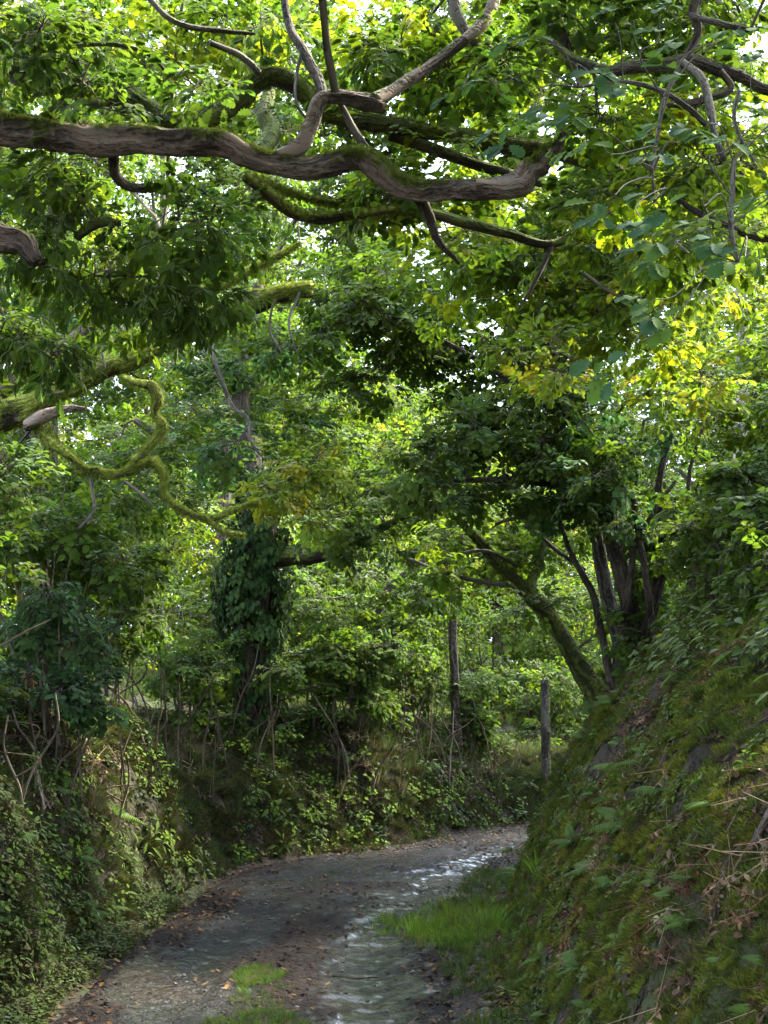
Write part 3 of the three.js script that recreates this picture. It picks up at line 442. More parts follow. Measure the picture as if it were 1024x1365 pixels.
// the moss-covered tree on the left bank: long mossy bough, curled limb
{
  const b = [-5.4, groundHeight(-5.4, -13.4) - 0.1, -13.4];
  const t = makeTree('oak_tree', 'tree wrapped in yellow-green moss with one limb curled into a hook', b);
  addLimb(t, 'trunk', [[b[0], b[1], b[2], 0.34], [-5.3, 3.4, -13.4, 0.27], [-5.2, 4.8, -13.4, 0.22], [-5.4, 7.5, -13.4, 0.14], [-5.2, 10, -13.4, 0.06]], { moss: 0.7, step: 0.1, sides: 16 });
  addLimb(t, 'bough', [[-5.25, 4.2, -13.4, 0.16], [-4.137,4.629,-13.4,0.136], [-3.708,4.798,-13.4,0.129], [-3.278,4.959,-13.4,0.121], [-2.796,5.224,-13.5,0.115], [-2.305,5.507,-13.6,0.102], [-1.805,5.773,-13.7,0.095], [-1.332,6.013,-13.8,0.088], [-1.062,6.132,-13.9,0.082], [-0.779,6.175,-14,0.067]], { moss: 0.80, mossColor: LIME, fuzz: 2, step: 0.035, sides: 18, rough: 0.45, gnarl: 0.6, stub: true });
  addLimb(t, 'branch', [[-3.259,4.704,-13.2,0.063], [-3.152,4.529,-13.1,0.052], [-3.069,4.414,-13,0.055], [-2.913,4.315,-13,0.035], [-2.784,4.194,-13,0.042], [-2.602,4.166,-13,0.032], [-2.42,4.18,-13,0.032], [-2.296,4.258,-13,0.039], [-2.149,4.3,-13,0.028]], { moss: 0.80, mossColor: LIME, fuzz: 2, step: 0.03, gnarl: 1.4, rough: 0.5 });
  addLimb(t, 'branch', [[-2.353,4.3,-13,0.049], [-2.235,4.392,-13,0.026], [-2.125,4.499,-13,0.026], [-2.078,4.626,-13,0.035], [-2.158,4.762,-13,0.029], [-2.139,4.897,-13,0.042], [-2.189,4.976,-13,0.042], [-2.331,5.033,-13,0.028], [-2.464,5.097,-13.1,0.021]], { moss: 0.76, mossColor: LIME, fuzz: 2, step: 0.03, gnarl: 1.4, rough: 0.5 });
  addLimb(t, 'branch', [[-2.163,4.3,-13,0.042], [-2.049,4.159,-13,0.025], [-2.046,4.004,-13,0.022], [-1.876,3.828,-13,0.028], [-1.617,3.744,-13,0.021], [-1.339,3.842,-13,0.014], [-1.165,3.906,-13,0.021]], { moss: 0.9, mossColor: LIME, fuzz: 2, step: 0.03, gnarl: 0.5 });
  addLimb(t, 'branch', [[-1.652,3.751,-13,0.028], [-1.476,3.625,-13,0.021], [-1.302,3.583,-13,0.014]], { moss: 0.9, mossColor: LIME, fuzz: 2 });
  addLimb(t, 'stub', [[-3.367,4.629,-13.1,0.056], [-3.175,4.698,-13,0.062], [-3.022,4.755,-13,0.042], [-2.811,4.776,-13,0.021]], { bark: BROWN, gnarl: 0.6, rough: 0.4, stub: true });
  addLimb(t, 'branch', [[-5.3, 5.0, -12.5, 0.12], [-3.581,4.593,-12,0.077], [-3.327,4.758,-12,0.077], [-2.944,5.022,-12,0.07], [-2.572,5.301,-12,0.064], [-2.357,5.609,-12,0.058], [-2.14,5.917,-12,0.051], [-1.954,6.16,-12,0.032]], { bark: [0.14, 0.10, 0.07], moss: 0.2 });
  addLimb(t, 'branch', [[-2.49,5.607,-13.8,0.037], [-1.963,6.159,-14,0.052], [-1.681,6.222,-14,0.045], [-1.392,6.378,-14,0.037], [-1.103,6.527,-14,0.026], [-0.859,6.669,-14,0.011]], { moss: 0.9, mossColor: LIME, fuzz: 2 });
  addLimb(t, 'branch', [[-1.659,5.824,-13.6,0.029], [-1.671,5.425,-13.5,0.022], [-1.58,5.127,-13.5,0.022], [-1.46,4.867,-13.5,0.019], [-1.328,4.786,-13.5,0.016], [-1.289,4.535,-13.5,0.014], [-1.163,4.373,-13.5,0.007]], { bark: GREY, gnarl: 0.7 });
  for (const pts of [[[-0.849,6.132,-13.9,0.016], [-0.954,5.798,-13.8,0.013], [-0.877,5.492,-13.8,0.008]], [[-1.106,6.028,-13.8,0.013], [-1.141,5.721,-13.8,0.013], [-1.027,5.492,-13.8,0.008]], [[-2.827,5.196,-13.3,0.012], [-3.016,4.994,-13.2,0.012], [-3.3,4.921,-13.2,0.008]], [[-2.684,5.233,-13.3,0.012], [-2.725,5.49,-13.3,0.012], [-2.679,5.712,-13.3,0.008]], [[-3.363,4.596,-13.2,0.012], [-3.501,4.452,-13.2,0.012], [-3.714,4.416,-13.2,0.008]], [[-2.741,4.138,-13,0.015], [-2.699,3.821,-13,0.015], [-2.834,3.646,-13,0.012]], [[-2.426,4.103,-13,0.015], [-2.248,3.962,-13,0.015], [-2.149,3.849,-13,0.008]], [[-2.142,4.669,-13,0.012], [-1.965,4.584,-13,0.012]]]) addLimb(t, 'branch', pts, { bark: GREY, gnarl: 0.6, sides: 8, step: 0.04 });
  // dark hanging leaves below the high bough
  box(t, [-2.786,5.134,-9.4], [-1.443,4.715,-9.4], 0.5, 9, 0.28, 7, 'ash', C_MID, { hang: 0.5 });
  box(t, [-1.703,4.95,-9.4], [-0.983,4.767,-9.4], 0.4, 5, 0.22, 7, 'ash', C_MID, { hang: 0.5 });
  box(t, [-2.832,4.764,-9.6], [-2.251,4.498,-9.6], 0.3, 4, 0.25, 12, 'ash', C_MID, { hang: 0.5 });
  box(t, [-4.126,3.876,-14.2], [-1.911,3.342,-14.2], 0.6, 10, 0.42, 16, 'hazel', C_MID);
  box(t, [-4.56,4.867,-15.6], [-1.776,4.274,-15.6], 0.7, 10, 0.5, 16, 'hazel', C_MID);
  box(t, [-4.041,6.932,-15], [-0.749,5.678,-15], 1, 12, 0.4, 12, 'oak', C_MID.concat(C_BLUE));
  box(t, [-2.289,5.873,-15.5], [-0.767,4.43,-15.5], 0.8, 12, 0.42, 12, 'hazel', C_MID.concat(C_BLUE));
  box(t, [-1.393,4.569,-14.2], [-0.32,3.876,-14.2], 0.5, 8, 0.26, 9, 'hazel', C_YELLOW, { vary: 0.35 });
  box(t, [-6, 7, -11], [-1, 9.5, -15], 2, 18, 0.7, 22, 'oak', C_MID);
  growCrown(t);
}
// the tree wrapped in ivy
{
  const x = [-1.819,2.247,-19.4], b = [x[0], groundHeight(x[0], x[2]) - 0.15, x[2]];
  const t = makeTree('tree', 'thick-trunked tree with its lower trunk wrapped in dark ivy', b);
  const trunk = [[b[0], b[1], b[2], 0.24], [-1.814,2.759,-19.4,0.217], [-1.84,3.273,-19.4,0.248], [-1.805,3.895,-19.4,0.269], [-1.737,4.417,-19.4,0.248], [-1.858,5.166,-19.5,0.198], [-2.055,5.929,-19.6,0.157], [-2.011,6.836,-19.8,0.116], [-1.823,7.882,-20,0.075]];
  addLimb(t, 'trunk', trunk, { bark: DARK, moss: 0.45, step: 0.07, sides: 16 });
  addLimb(t, 'bough', [[-1.732,3.843,-19.4,0.166], [-1.362,3.867,-19.3,0.134], [-0.944,3.859,-19.2,0.102], [-0.432,4.065,-19.2,0.072], [0.288,4.396,-19.2,0.041]], { bark: DARK, moss: 0.6, rough: 0.2, step: 0.06 });
  addLimb(t, 'bough', [[-1.885,4.743,-19.5,0.146], [-2.437,5.272,-19.5,0.104], [-2.965,5.484,-19.5,0.073], [-3.497,5.804,-19.5,0.042]], { bark: DARK, moss: 0.6, step: 0.06 });
  box(t, [-2.268,11.1,-17.5], [2.011,9.176,-17.5], 1.0, 44, 0.5, 13, 'hazel', C_MID);
  box(t, [-1.86,9.563,-18.5], [1.903,7.885,-18.5], 1.0, 34, 0.5, 13, 'hazel', C_MID);
  box(t, [-3.929,6.771,-20], [-0.987,4.479,-20], 1.2, 16, 0.6, 20, 'hazel', C_MID);
  box(t, [-1.148,5.405,-19], [1.098,4.068,-19], 1, 22, 0.42, 15, 'hazel', C_MID);
  box(t, [-2.379,8.593,-20.5], [0.089,6.428,-20.5], 1.2, 18, 0.6, 18, 'hazel', C_MID);
  box(t, [-0.65,4.121,-19.6], [1.337,3.282,-19.6], 0.6, 10, 0.34, 12, 'hazel', C_MID);
  growCrown(t);
  const ivy = thing('ivy', 'dark glossy ivy clothing the trunk of a thick tree', 'ivy', b), list = [], c = new THREE.CatmullRomCurve3(trunk.map((p) => V(p)), false, 'centripetal');
  const s = new Soup(); for (let k = 0; k < 3; k++) leaf(s, IVY, frame(V(rr(-0.05, 0.05), 0, k * 0.035), V(rr(-0.7, 0.7), 0.1, 1), V(rr(-0.4, 0.4), 1, 0), 1), 0.085, [1, 1, 1], 0.15, 0.25);
  const g = s.geo();
  for (let k = 0; k < 3400; k++) {
    let t2 = Math.pow(rnd(), 0.8) * 0.62; if (t2 > 0.3 && rnd() < (t2 - 0.3) * 2.6) t2 *= 0.5; const p = c.getPoint(t2), an = rr(0, 6.283), d = V(Math.cos(an), 0, Math.sin(an)), r = (0.12 + 0.36 * fbm(an * 1.2, t2 * 12, 3, 3) + 0.16 * Math.sin(clamp(t2 / 0.5) * 3.1)) * rr(0.6, 1.15);
    if (fbm(Math.cos(an) * 1.6 + 4, t2 * 22, Math.sin(an) * 1.6, 3) < 0.40) continue;
    p.addScaledVector(d, r).sub(V(b)); list.push({ m: frame(p, V(gauss() * 0.7, -1, gauss() * 0.7), d.clone().add(V(gauss() * 0.6, 0.35, gauss() * 0.6)), rr(0.5, 1.1)), c: tintOf([[0.032, 0.068, 0.018], [0.036, 0.074, 0.017], [0.045, 0.088, 0.018]], 0.35) });
  }
  copies(ivy, 'leaves', g, LEAF_GLOSS, list);
  const st = []; for (let k = 0; k < 4; k++) { const a = rr(-1, 2.5), pts = []; for (let q = 0; q < 6; q++) { const p = c.getPoint(q * 0.08); pts.push([p.x + Math.cos(a + q * 0.2) * 0.27, p.y, p.z + Math.sin(a + q * 0.2) * 0.27, 0.022 - q * 0.002]); } st.push(limb(pts.map((p) => [p[0] - b[0], p[1] - b[1], p[2] - b[2], p[3]]), { sides: 8, step: 0.08 })); }
  for (const q of st) part(ivy, 'stem', q, BARK);
}
// the many-stemmed tree on the shoulder of the ferny bank
{
  const f = [2.681,2.24,-15.2], b = [f[0], groundHeight(f[0], f[2]) - 0.15, f[2]];
  const t = makeTree('tree', 'many-stemmed tree leaning over the lane from the ferny bank shoulder', b);
  addLimb(t, 'trunk', [[b[0], b[1], b[2], 0.19], [2.712,2.601,-15.2,0.122], [2.655,3.004,-15.2,0.097], [2.535,3.531,-15.2,0.097], [2.429,3.98,-15.2,0.089], [2.309,4.527,-15,0.088], [2.078,4.943,-14.8,0.063], [1.761,5.148,-14.6,0.047]], { bark: DARK, moss: 0.42, rough: 0.25, step: 0.05, sides: 16 });
  addLimb(t, 'stem', [[b[0] - 0.1, b[1], b[2] - 0.2, 0.12], [2.584,2.603,-15.4,0.099], [2.477,3.098,-15.5,0.083], [2.386,3.553,-15.5,0.074], [2.327,4.011,-15.5,0.066], [2.234,4.43,-15.5,0.041]], { bark: GREY, moss: 0.2, label: 'pale lichened stem' });
  addLimb(t, 'stem', [[b[0] + 0.1, b[1], b[2], 0.12], [2.842,2.916,-15,0.072], [2.991,3.556,-15,0.056], [2.931,4.271,-14.9,0.04], [3.102,4.983,-14.8,0.024]], { bark: DARK, moss: 0.3 });
  addLimb(t, 'bough', [[b[0] - 0.1, b[1] - 0.3, b[2] - 0.7, 0.16], [2.288,2.232,-16,0.111], [2.139,2.476,-16,0.094], [1.923,2.848,-16,0.085], [1.73,3.078,-16,0.077], [1.519,3.308,-16,0.068], [1.299,3.53,-16,0.051], [1.096,3.788,-16,0.051], [0.841,4.063,-16,0.034]], { bark: DARK, moss: 0.9, mossColor: [0.10, 0.125, 0.014], fuzz: 1, step: 0.05, rough: 0.2, label: 'moss-covered leaning limb' });
  for (const pts of [[[b[0] + 0.2, b[1], b[2] + 0.1, 0.06], [2.85,2.675,-14.9,0.048], [2.735,3.382,-14.8,0.039], [2.637,4.166,-14.7,0.031], [2.729,4.948,-14.6,0.016]], [[b[0] - 0.05, b[1], b[2] + 0.15, 0.06], [2.502,2.677,-15,0.048], [2.607,3.23,-14.9,0.04], [2.677,3.699,-14.8,0.032], [3.067,4.325,-14.7,0.016]], [[b[0] - 0.2, b[1], b[2], 0.06], [2.388,2.602,-15.3,0.041], [2.253,3.165,-15.2,0.041], [2.042,3.523,-15.1,0.032], [1.874,3.959,-15,0.016]], [[b[0] + 0.35, b[1], b[2], 0.05], [3.134,2.757,-15,0.04], [3.29,3.548,-14.9,0.032], [3.231,4.338,-14.8,0.024], [3.399,4.966,-14.7,0.016]]]) addLimb(t, 'stem', pts, { bark: DARK, moss: 0.35, gnarl: 0.8, sides: 9 });
  addLimb(t, 'branch', [[1.704,3.069,-16,0.068], [1.673,3.325,-16,0.051], [1.761,3.53,-16,0.043], [1.815,3.762,-16,0.026]], { moss: 0.8 });
  addLimb(t, 'bough', [[2.413,3.97,-15.1,0.064], [2.079,4.243,-15,0.048], [1.496,4.33,-14.8,0.039], [0.848,4.312,-14.6,0.031], [0.374,4.283,-14.5,0.015]], { bark: DARK, moss: 0.2 });
  addLimb(t, 'branch', [[2.326,4.527,-15,0.048], [1.943,4.983,-14.8,0.047], [1.486,5.269,-14.6,0.039], [0.85,5.649,-14.5,0.031], [0.219,5.946,-14.4,0.023], [-0.251,6.186,-14.4,0.015]], { bark: DARK });
  addLimb(t, 'branch', [[2.247,4.691,-15,0.048], [1.987,5.308,-14.8,0.039], [1.771,5.914,-14.6,0.031], [1.498,6.32,-14.6,0.023]], { bark: DARK });
  addLimb(t, 'branch', [[1.519,3.291,-16,0.034], [1.106,3.345,-16.2,0.026], [0.683,3.471,-16.4,0.026], [0.293,3.635,-16.6,0.018]], { bark: GREY, gnarl: 0.5, sides: 8 });
  for (const pts of [[[2.24,4.243,-15,0.024], [1.995,3.959,-15,0.024], [1.513,4.04,-15,0.016]], [[1.561,3.928,-15.5,0.021], [1.944,3.644,-15.6,0.025], [2.233,3.435,-15.6,0.017]], [[1.229,3.928,-15.5,0.017], [1.479,4.011,-15.5,0.025], [1.821,3.837,-15.6,0.025]], [[0.743,3.618,-15.8,0.017], [1.166,3.66,-15.8,0.021], [1.512,3.498,-15.9,0.017]]]) addLimb(t, 'branch', pts, { bark: [0.2, 0.17, 0.14], gnarl: 0.6, sides: 8, step: 0.05 });
  box(t, [-0.673,6.847,-15], [0.552,5.347,-15], 0.8, 18, 0.42, 16, 'hazel', C_MID);
  box(t, [-0.097,6.209,-14.8], [2.297,4.66,-14.8], 0.8, 30, 0.42, 16, 'hazel', C_MID);
  box(t, [0.378,4.709,-14.6], [2.257,4.075,-14.6], 0.7, 14, 0.36, 15, 'hazel', C_MID);
  box(t, [1.8,5.108,-14.6], [3.037,3.918,-14.6], 0.8, 14, 0.38, 14, 'hazel', C_MID.concat(C_BLUE));
  box(t, [0.591,4.084,-16.2], [1.796,3.216,-16.2], 0.5, 10, 0.28, 9, 'hazel', C_LIME.concat(C_MID));
  box(t, [1.614,4.149,-16], [2.961,2.865,-16], 0.5, 7, 0.3, 8, 'hazel', C_MID);
  for (const c of [[0.757,6.29,-15.8], [1.186,6.203,-15.8], [1.098,5.853,-15.8], [1.527,5.94,-15.8], [0.414,6.554,-15.8], [0.839,5.678,-15.8], [1.782,5.678,-15.8], [1.276,6.642,-15.8], [0.412,5.94,-15.8]]) clump(t, [...c, 0.45], 0.45, 16, 'hazel', C_MID);
  for (let k = 0; k < 9; k++) clump(t, [b[0] + rr(-0.35, 0.35), b[1] + rr(0.1, 2.2), b[2] + rr(-0.1, 0.3), rr(0.12, 0.2)], 0.2, 9, 'hazel', C_MID, { hang: 0.6 });
  growCrown(t);
}
// slim trunks by the outer bend, a pale stem on the far right
function slimTree(label, pts, o, crown) {
  const p = pts[0], b = [p[0], groundHeight(p[0], p[2]) - 0.1, p[2]], t = makeTree('young_tree', label, b, undefined);
  addLimb(t, 'trunk', [[b[0], b[1], b[2], p[3] * 1.2], ...pts], { step: 0.1, sides: 10, ...o }); crown(t); growCrown(t); return t;
}
slimTree('slim dark bare-trunked tree on the outer bank of the bend', [[1.145,1.451,-22.6,0.084], [1.125,2.221,-22.6,0.072], [1.106,3.057,-22.6,0.072], [1.206,3.779,-22.6,0.06], [1.066,4.627,-22.6,0.036]], { bark: [0.10, 0.075, 0.055] }, (t) => { box(t, [0.22,4.77,-22.8], [1.678,3.67,-22.8], 0.6, 6, 0.38, 11, 'hazel', C_MID.concat(C_LIME)); });
slimTree('slim dark tree among dry stalks between ivy trunk and bend', [[-0.046,1.493,-21.6,0.081], [-0.069,2.229,-21.6,0.069], [-0.092,3.028,-21.6,0.069], [0.035,3.488,-21.6,0.058], [0.323,3.776,-21.6,0.046], [0.728,4.065,-21.6,0.035]], { bark: [0.11, 0.085, 0.06], moss: 0.4, mossColor: LIME, fuzz: 2 }, (t) => { box(t, [-1.304,3.847,-21.8], [0.556,2.803,-21.8], 0.6, 12, 0.42, 14, 'hazel', C_MID); });
slimTree('pale smooth stem rising behind the sunlit scrub', [[5.595,5.281,-22,0.106], [5.657,6.24,-22,0.106], [5.714,7.451,-22,0.094], [5.691,8.799,-22,0.082], [5.603,10.04,-22,0.059]], { bark: [0.34, 0.31, 0.27] }, (t) => { box(t, [5.189,10.854,-22.5], [6.485,8.567,-22.5], 1, 10, 0.6, 12, 'far', C_LIME); });

// ---------------------------------------------------------------- shrubs on the banks
function shrub(label, x, z, h, w, colors, { stems = 7, kind = 'hazel', n = 14, clumps = 9, stemColor = [0.16, 0.125, 0.085], name = 'hazel_shrub', group, low = 0.15, size = 1, material = LEAF } = {}) {
  const b = [x, groundHeight(x, z) - 0.06, z], t = makeTree(name, label, b, group, 'shrub');
  for (let k = 0; k < stems; k++) {
    const a = rr(0, 6.283), s = Math.sqrt(rnd()) * w * 0.6, hh = h * rr(0.55, 1), r = rr(0.010, 0.026), x0 = x + Math.cos(a) * s * 0.5, z0 = z + Math.sin(a) * s * 0.5;
    addLimb(t, 'stem', [[x0, groundHeight(x0, z0) - 0.04, z0, r], [x + Math.cos(a) * s * 0.6 + gauss() * 0.08, b[1] + hh * 0.35, z + Math.sin(a) * s * 0.6, r * 0.85], [x + Math.cos(a) * s * 0.8 + gauss() * 0.12, b[1] + hh * 0.7, z + Math.sin(a) * s * 0.8, r * 0.7], [x + Math.cos(a) * s * 1.1 + gauss() * 0.1, b[1] + hh, z + Math.sin(a) * s * 1.1, r * 0.4]], { bark: stemColor.map((v) => v * rr(0.7, 1.5)), sides: 7, step: 0.1, gnarl: 0.8 });
  }
  for (let k = 0; k < clumps; k++) { const a = rr(0, 6.283), s = Math.sqrt(rnd()) * w; clump(t, [x + Math.cos(a) * s, b[1] + h * rr(low, 1), z + Math.sin(a) * s * 0.8, w * rr(0.35, 0.6)], 1, n, kind, colors); }
  growCrown(t, { size, material }); return t;
}
const THICKET = 'leafy shrubs along the top of the earthy bank';
for (const [x, z, h, w, c, l] of [[-3.5, -11.2, 2.2, 0.55, C_MID, 'bright leafy hazel on the earthy bank above the hanging ferns'], [-3.7, -12.4, 2.6, 0.7, C_MID, 'hazel leaning out from the earthy bank beneath the mossy bough'], [-3.1, -13.3, 1.9, 0.55, C_BLUE, 'small hazel with pale upright stems below the hooked mossy limb'], [-3.6, -14.6, 2.4, 0.7, C_MID, 'dense hazel right behind the small one below the hooked limb'], [-4.4, -15.5, 3, 0.8, C_MID, 'tall hazel standing back from the edge of the earthy bank'], [-3.2, -16.2, 1.8, 0.6, C_MID, 'short hazel with bare lower stems at the bank edge before the ivy trunk'], [-4.2, -17.6, 2.6, 0.8, C_MID, 'spreading hazel next to the ivy trunk']])
  shrub(l, x, z, h, w, c, { group: THICKET, stems: 8, clumps: 10, n: 13, stemColor: [0.26, 0.20, 0.14] });
for (const [x, z, h, w, c, l] of [[-2.6, -19.0, 1.2, 0.6, C_MID, 'low leafy shrub at the foot of the ivy trunk'], [-0.9, -20.1, 1.6, 0.7, C_MID, 'leafy shrub halfway between the ivy trunk and the slim trees'], [-0.2, -21.0, 1.8, 0.7, C_MID, 'leafy shrub at the foot of the slim mossy tree'], [0.4, -22.2, 1.4, 0.55, C_MID, 'leafy shrub between the two slim dark trunks'], [-1.7, -19.3, 1.3, 0.6, C_MID, 'leafy shrub on the bank edge one pace past the ivy trunk'], [-0.4, -20.2, 1.2, 0.5, C_MID, 'small shrub at the bank edge before the slim mossy tree'], [1.35, -22.9, 1.2, 0.45, C_MID, 'small shrub at the bank edge past the slim bare trunk'], [-3.5, -23.5, 2.2, 1.0, C_MID, 'wide bush filling the gap behind the ivy trunk']])
  shrub(l, x, z, h, w, c, { group: 'low shrubs above the outer bend', stems: 9, clumps: 9, n: 13, name: 'shrub', stemColor: [0.3, 0.25, 0.18] });
for (const [x, z, h, w, c, l] of [[3.6, -9.2, 1.5, 0.6, C_MID, 'bramble bush beside the trunk of the broad-leaved oak'], [3.3, -10.6, 1.5, 0.6, C_MID, 'bramble bush leaning over the dead bracken'], [4.0, -11.4, 2.1, 0.7, C_MID, 'tall bramble bush behind the one over the dead bracken'], [3.5, -12.6, 1.7, 0.65, C_MID, 'dark bramble bush midway along the ferny bank top'], [4.4, -13.2, 2.3, 0.7, C_MID, 'tall bramble bush in front of the sunlit scrub'], [3.6, -14.2, 1.6, 0.6, C_MID, 'bramble bush against the stems of the many-stemmed tree'], [4.6, -15.4, 2.2, 0.8, C_MID, 'tall bramble bush behind the many-stemmed tree']])
  shrub(l, x, z, h, w, c, { group: 'bushes on top of the ferny bank', stems: 8, clumps: 11, n: 13, name: 'bramble_bush' });
for (const [x, z, h, w] of [[2.95, -9.8, 0.8, 0.4], [3.0, -10.9, 0.9, 0.45], [3.0, -11.9, 0.9, 0.42], [3.05, -13.0, 1.0, 0.45], [3.2, -14.0, 0.9, 0.4], [3.0, -15.9, 0.8, 0.35], [2.6, -16.6, 0.7, 0.3]])
  shrub('low leafy bush on the edge where the mossy slope ends', x, z, h, w, C_MID, { group: 'low bushes along the edge of the mossy slope', stems: 7, clumps: 9, n: 9, name: 'low_bush', size: 0.75 });
for (const [x, z, h, w] of [[5.4, -17.5, 3.2, 1.1], [4.6, -19.2, 2.6, 1.0], [6.2, -20.4, 3.4, 1.2], [5.6, -14.6, 2.9, 1.0], [5.4, -12.2, 2.6, 0.9]])
  shrub('sunlit leafy scrub behind the bank top', x, z, h, w, C_MID, { group: 'sunlit scrub behind the ferny bank', stems: 7, clumps: 12, n: 16, name: 'scrub_bush', stemColor: [0.3, 0.2, 0.13] });
// beyond the bend
for (const [x, z, h, w, c, k, l] of [[1.9, -27.5, 2.6, 1.3, C_MID, 'far', 'airy green bush in the light beyond the slim bare trunk'], [3.6, -28.5, 3.2, 1.5, C_MID, 'far', 'tall airy green bush in the light behind the fence post'], [2.9, -25.6, 1.2, 0.8, C_MID, 'hazel', 'low leafy bush just behind the fence post'], [0.2, -26.5, 2.6, 1.2, C_MID, 'far', 'green bush behind the leafy shrub of the slim trunks'], [-1.6, -23.5, 2.4, 1.0, C_MID, 'far', 'green bush behind the slim mossy tree']])
  shrub(l, x, z, h, w, c, { group: 'bushes beyond the bend', stems: 6, clumps: 14, n: 15, kind: k, name: 'light_bush' });

// ---------------------------------------------------------------- the wood behind, tree by tree
function farTree(label, x, z, h, w, colors, n = 46) {
  const b = [x, groundHeight(x, z) - 0.2, z], t = makeTree('wood_tree', label, b, 'trees of the wood behind the bend');
  const k = gauss() * 0.6; addLimb(t, 'trunk', [[x, b[1], z, 0.2], [x + k * 0.3, b[1] + h * 0.3, z, 0.16], [x + k, b[1] + h * 0.6, z, 0.11], [x + k * 0.7, b[1] + h * 0.95, z, 0.04]], { bark: [0.16, 0.13, 0.10], moss: 0.5, step: 0.25, sides: 10 });
  for (let q = 0; q < 4; q++) { const a = rr(0, 6.283), y = b[1] + h * rr(0.3, 0.6); addLimb(t, 'bough', [[x + k * 0.6, y, z, 0.09], [x + k * 0.6 + Math.cos(a) * w * 0.4, y + h * 0.1, z + Math.sin(a) * w * 0.4, 0.06], [x + Math.cos(a) * w * 0.85, y + h * 0.2, z + Math.sin(a) * w * 0.85, 0.03]], { bark: [0.16, 0.13, 0.10], moss: 0.5, step: 0.25, sides: 8 }); }
  for (let q = 0; q < n; q++) { const a = rr(0, 6.283), s = Math.pow(rnd(), 0.45) * w, u = rnd(); clump(t, [x + Math.cos(a) * s * (1 - 0.4 * u), b[1] + h * (0.03 + 0.97 * u), z + Math.sin(a) * s * (1 - 0.4 * u), w * rr(0.22, 0.34)], 1, 20, 'far', colors); }
  growCrown(t, { size: 1.25 + 0.12 * (w - 2.8), twigs: false }); return t;
}
const C_WOOD = C_MID.concat(C_LIME);
for (const [x, z, h, w, c, l] of [
  [-8.5, -20, 11, 2.8, C_WOOD, 'tree standing in the wood behind the moss-covered tree'], [-6.2, -26, 13, 3.2, C_WOOD, 'tall leafy tree of the wood beyond the ivy trunk'],
  [-3.4, -29, 14, 3.4, C_WOOD, 'tall leafy tree of the wood above the ivy trunk'], [-1.4, -33, 10, 3.4, C_WOOD, 'green tree closing the view above the bend'],
  [3.0, -36, 7, 3.0, C_WOOD, 'low tree in full light beyond the bend'], [6.8, -24.8, 8, 1.8, C_WOOD, 'leafy tree on the outer bank farther along the lane'], [10.5, -33, 6.5, 3.2, C_WOOD, 'sunlit tree behind the smooth stem'],
  [9.0, -22, 12, 2.8, C_WOOD, 'leafy tree behind the bushes of the ferny bank'], [-10.5, -30, 15, 3.8, C_WOOD, 'tree deep in the wood on the earthy bank side'],
  [13, -37, 9, 4.4, C_WOOD, 'broad tree deep in the wood behind the sunlit scrub'], [-6.5, -39, 18, 4.4, C_WOOD, 'tall round-headed tree far back in the wood'], [0.2, -46, 10, 4.5, C_WOOD, 'low tree farthest back over the bend'], [7.4, -44, 11, 4.5, C_WOOD, 'slender tree farthest back behind the bank'],
  [-12.5, -44, 19, 5, C_WOOD, 'green tree farthest back on the earthy bank side'], [-3.4, -48, 20, 5, C_WOOD, 'tall tree farthest back above the ivy trunk'], [14.5, -48, 20, 5.5, C_WOOD, 'wide tree farthest back beyond the ferny bank']])
  farTree(l, x, z, h, w, c);

{   // the wood's far edge, one mass of leaves
  const list = FAR_SPRAYS.map(() => []);
  for (let k = 0; k < 7500; k++) { const x = rr(-34, 36), top = 20 - 8 * smooth(-7, -1, x) * smooth(16, 10, x) + 5 * fbm(x * 0.2, 1, 7, 3), z = rr(-68, -58); list[k % 3].push({ m: frame(V(x, rr(1, top), z), V(gauss(), gauss() * 0.5 - 0.2, gauss()).normalize(), V(gauss() * 0.3, 1, 0.3), rr(1.3, 2.2)), c: tintOf(C_LIME.concat(C_MID), 0.3) }); }
  const t = new THREE.Group(); t.name = 'distant_wood'; t.userData = { kind: 'stuff', label: 'pale leafy mass of the far wood seen between the trees', category: 'wood' }; scene.add(t);
  list.forEach((l, k) => copies(t, 'foliage', FAR_SPRAYS[k], LEAF, l));
}
// the lane goes on under trees behind the photographer; their crowns keep the sky off the near ground
function roadsideTree(label, x, z, h, w, cx) {
  const b = [x, groundHeight(x, z) - 0.2, z], t = makeTree('roadside_tree', label, b, 'trees over the lane behind the viewpoint');
  addLimb(t, 'trunk', [[x, b[1], z, 0.3], [x + (cx - x) * 0.1, b[1] + h * 0.3, z, 0.22], [x + (cx - x) * 0.4, b[1] + h * 0.6, z, 0.15], [cx, b[1] + h * 0.9, z, 0.05]], { step: 0.25, sides: 12, moss: 0.5 });
  for (let q = 0; q < 34; q++) { const a = rr(0, 6.283), s = Math.pow(rnd(), 0.5) * w; clump(t, [cx + Math.cos(a) * s, b[1] + h * rr(0.45, 1), z + Math.sin(a) * s, rr(0.8, 1.2)], 1, 26, 'far', C_MID); }
  growCrown(t, { size: 1.5, twigs: false });
}
for (const [x, z, h, w, cx, l] of [[-5, 1.5, 9, 3.6, -3, 'tree over the lane from the earthy bank behind the viewpoint'], [4.6, 2.5, 9, 3.6, 2.6, 'tree over the lane from the ferny bank behind the viewpoint'], [-5.4, -3.8, 9, 2.8, -4.2, 'tree on the earthy bank short of the old oak'], [5.4, -3.6, 9, 2.8, 4.4, 'tree on the ferny bank short of the broad-leaved oak'], [-5, 8, 10, 4, -2, 'tree on the earthy bank farther back along the lane'], [5, 9, 10, 4, 2, 'tree on the ferny bank farther back along the lane']]) roadsideTree(l, x, z, h, w, cx);

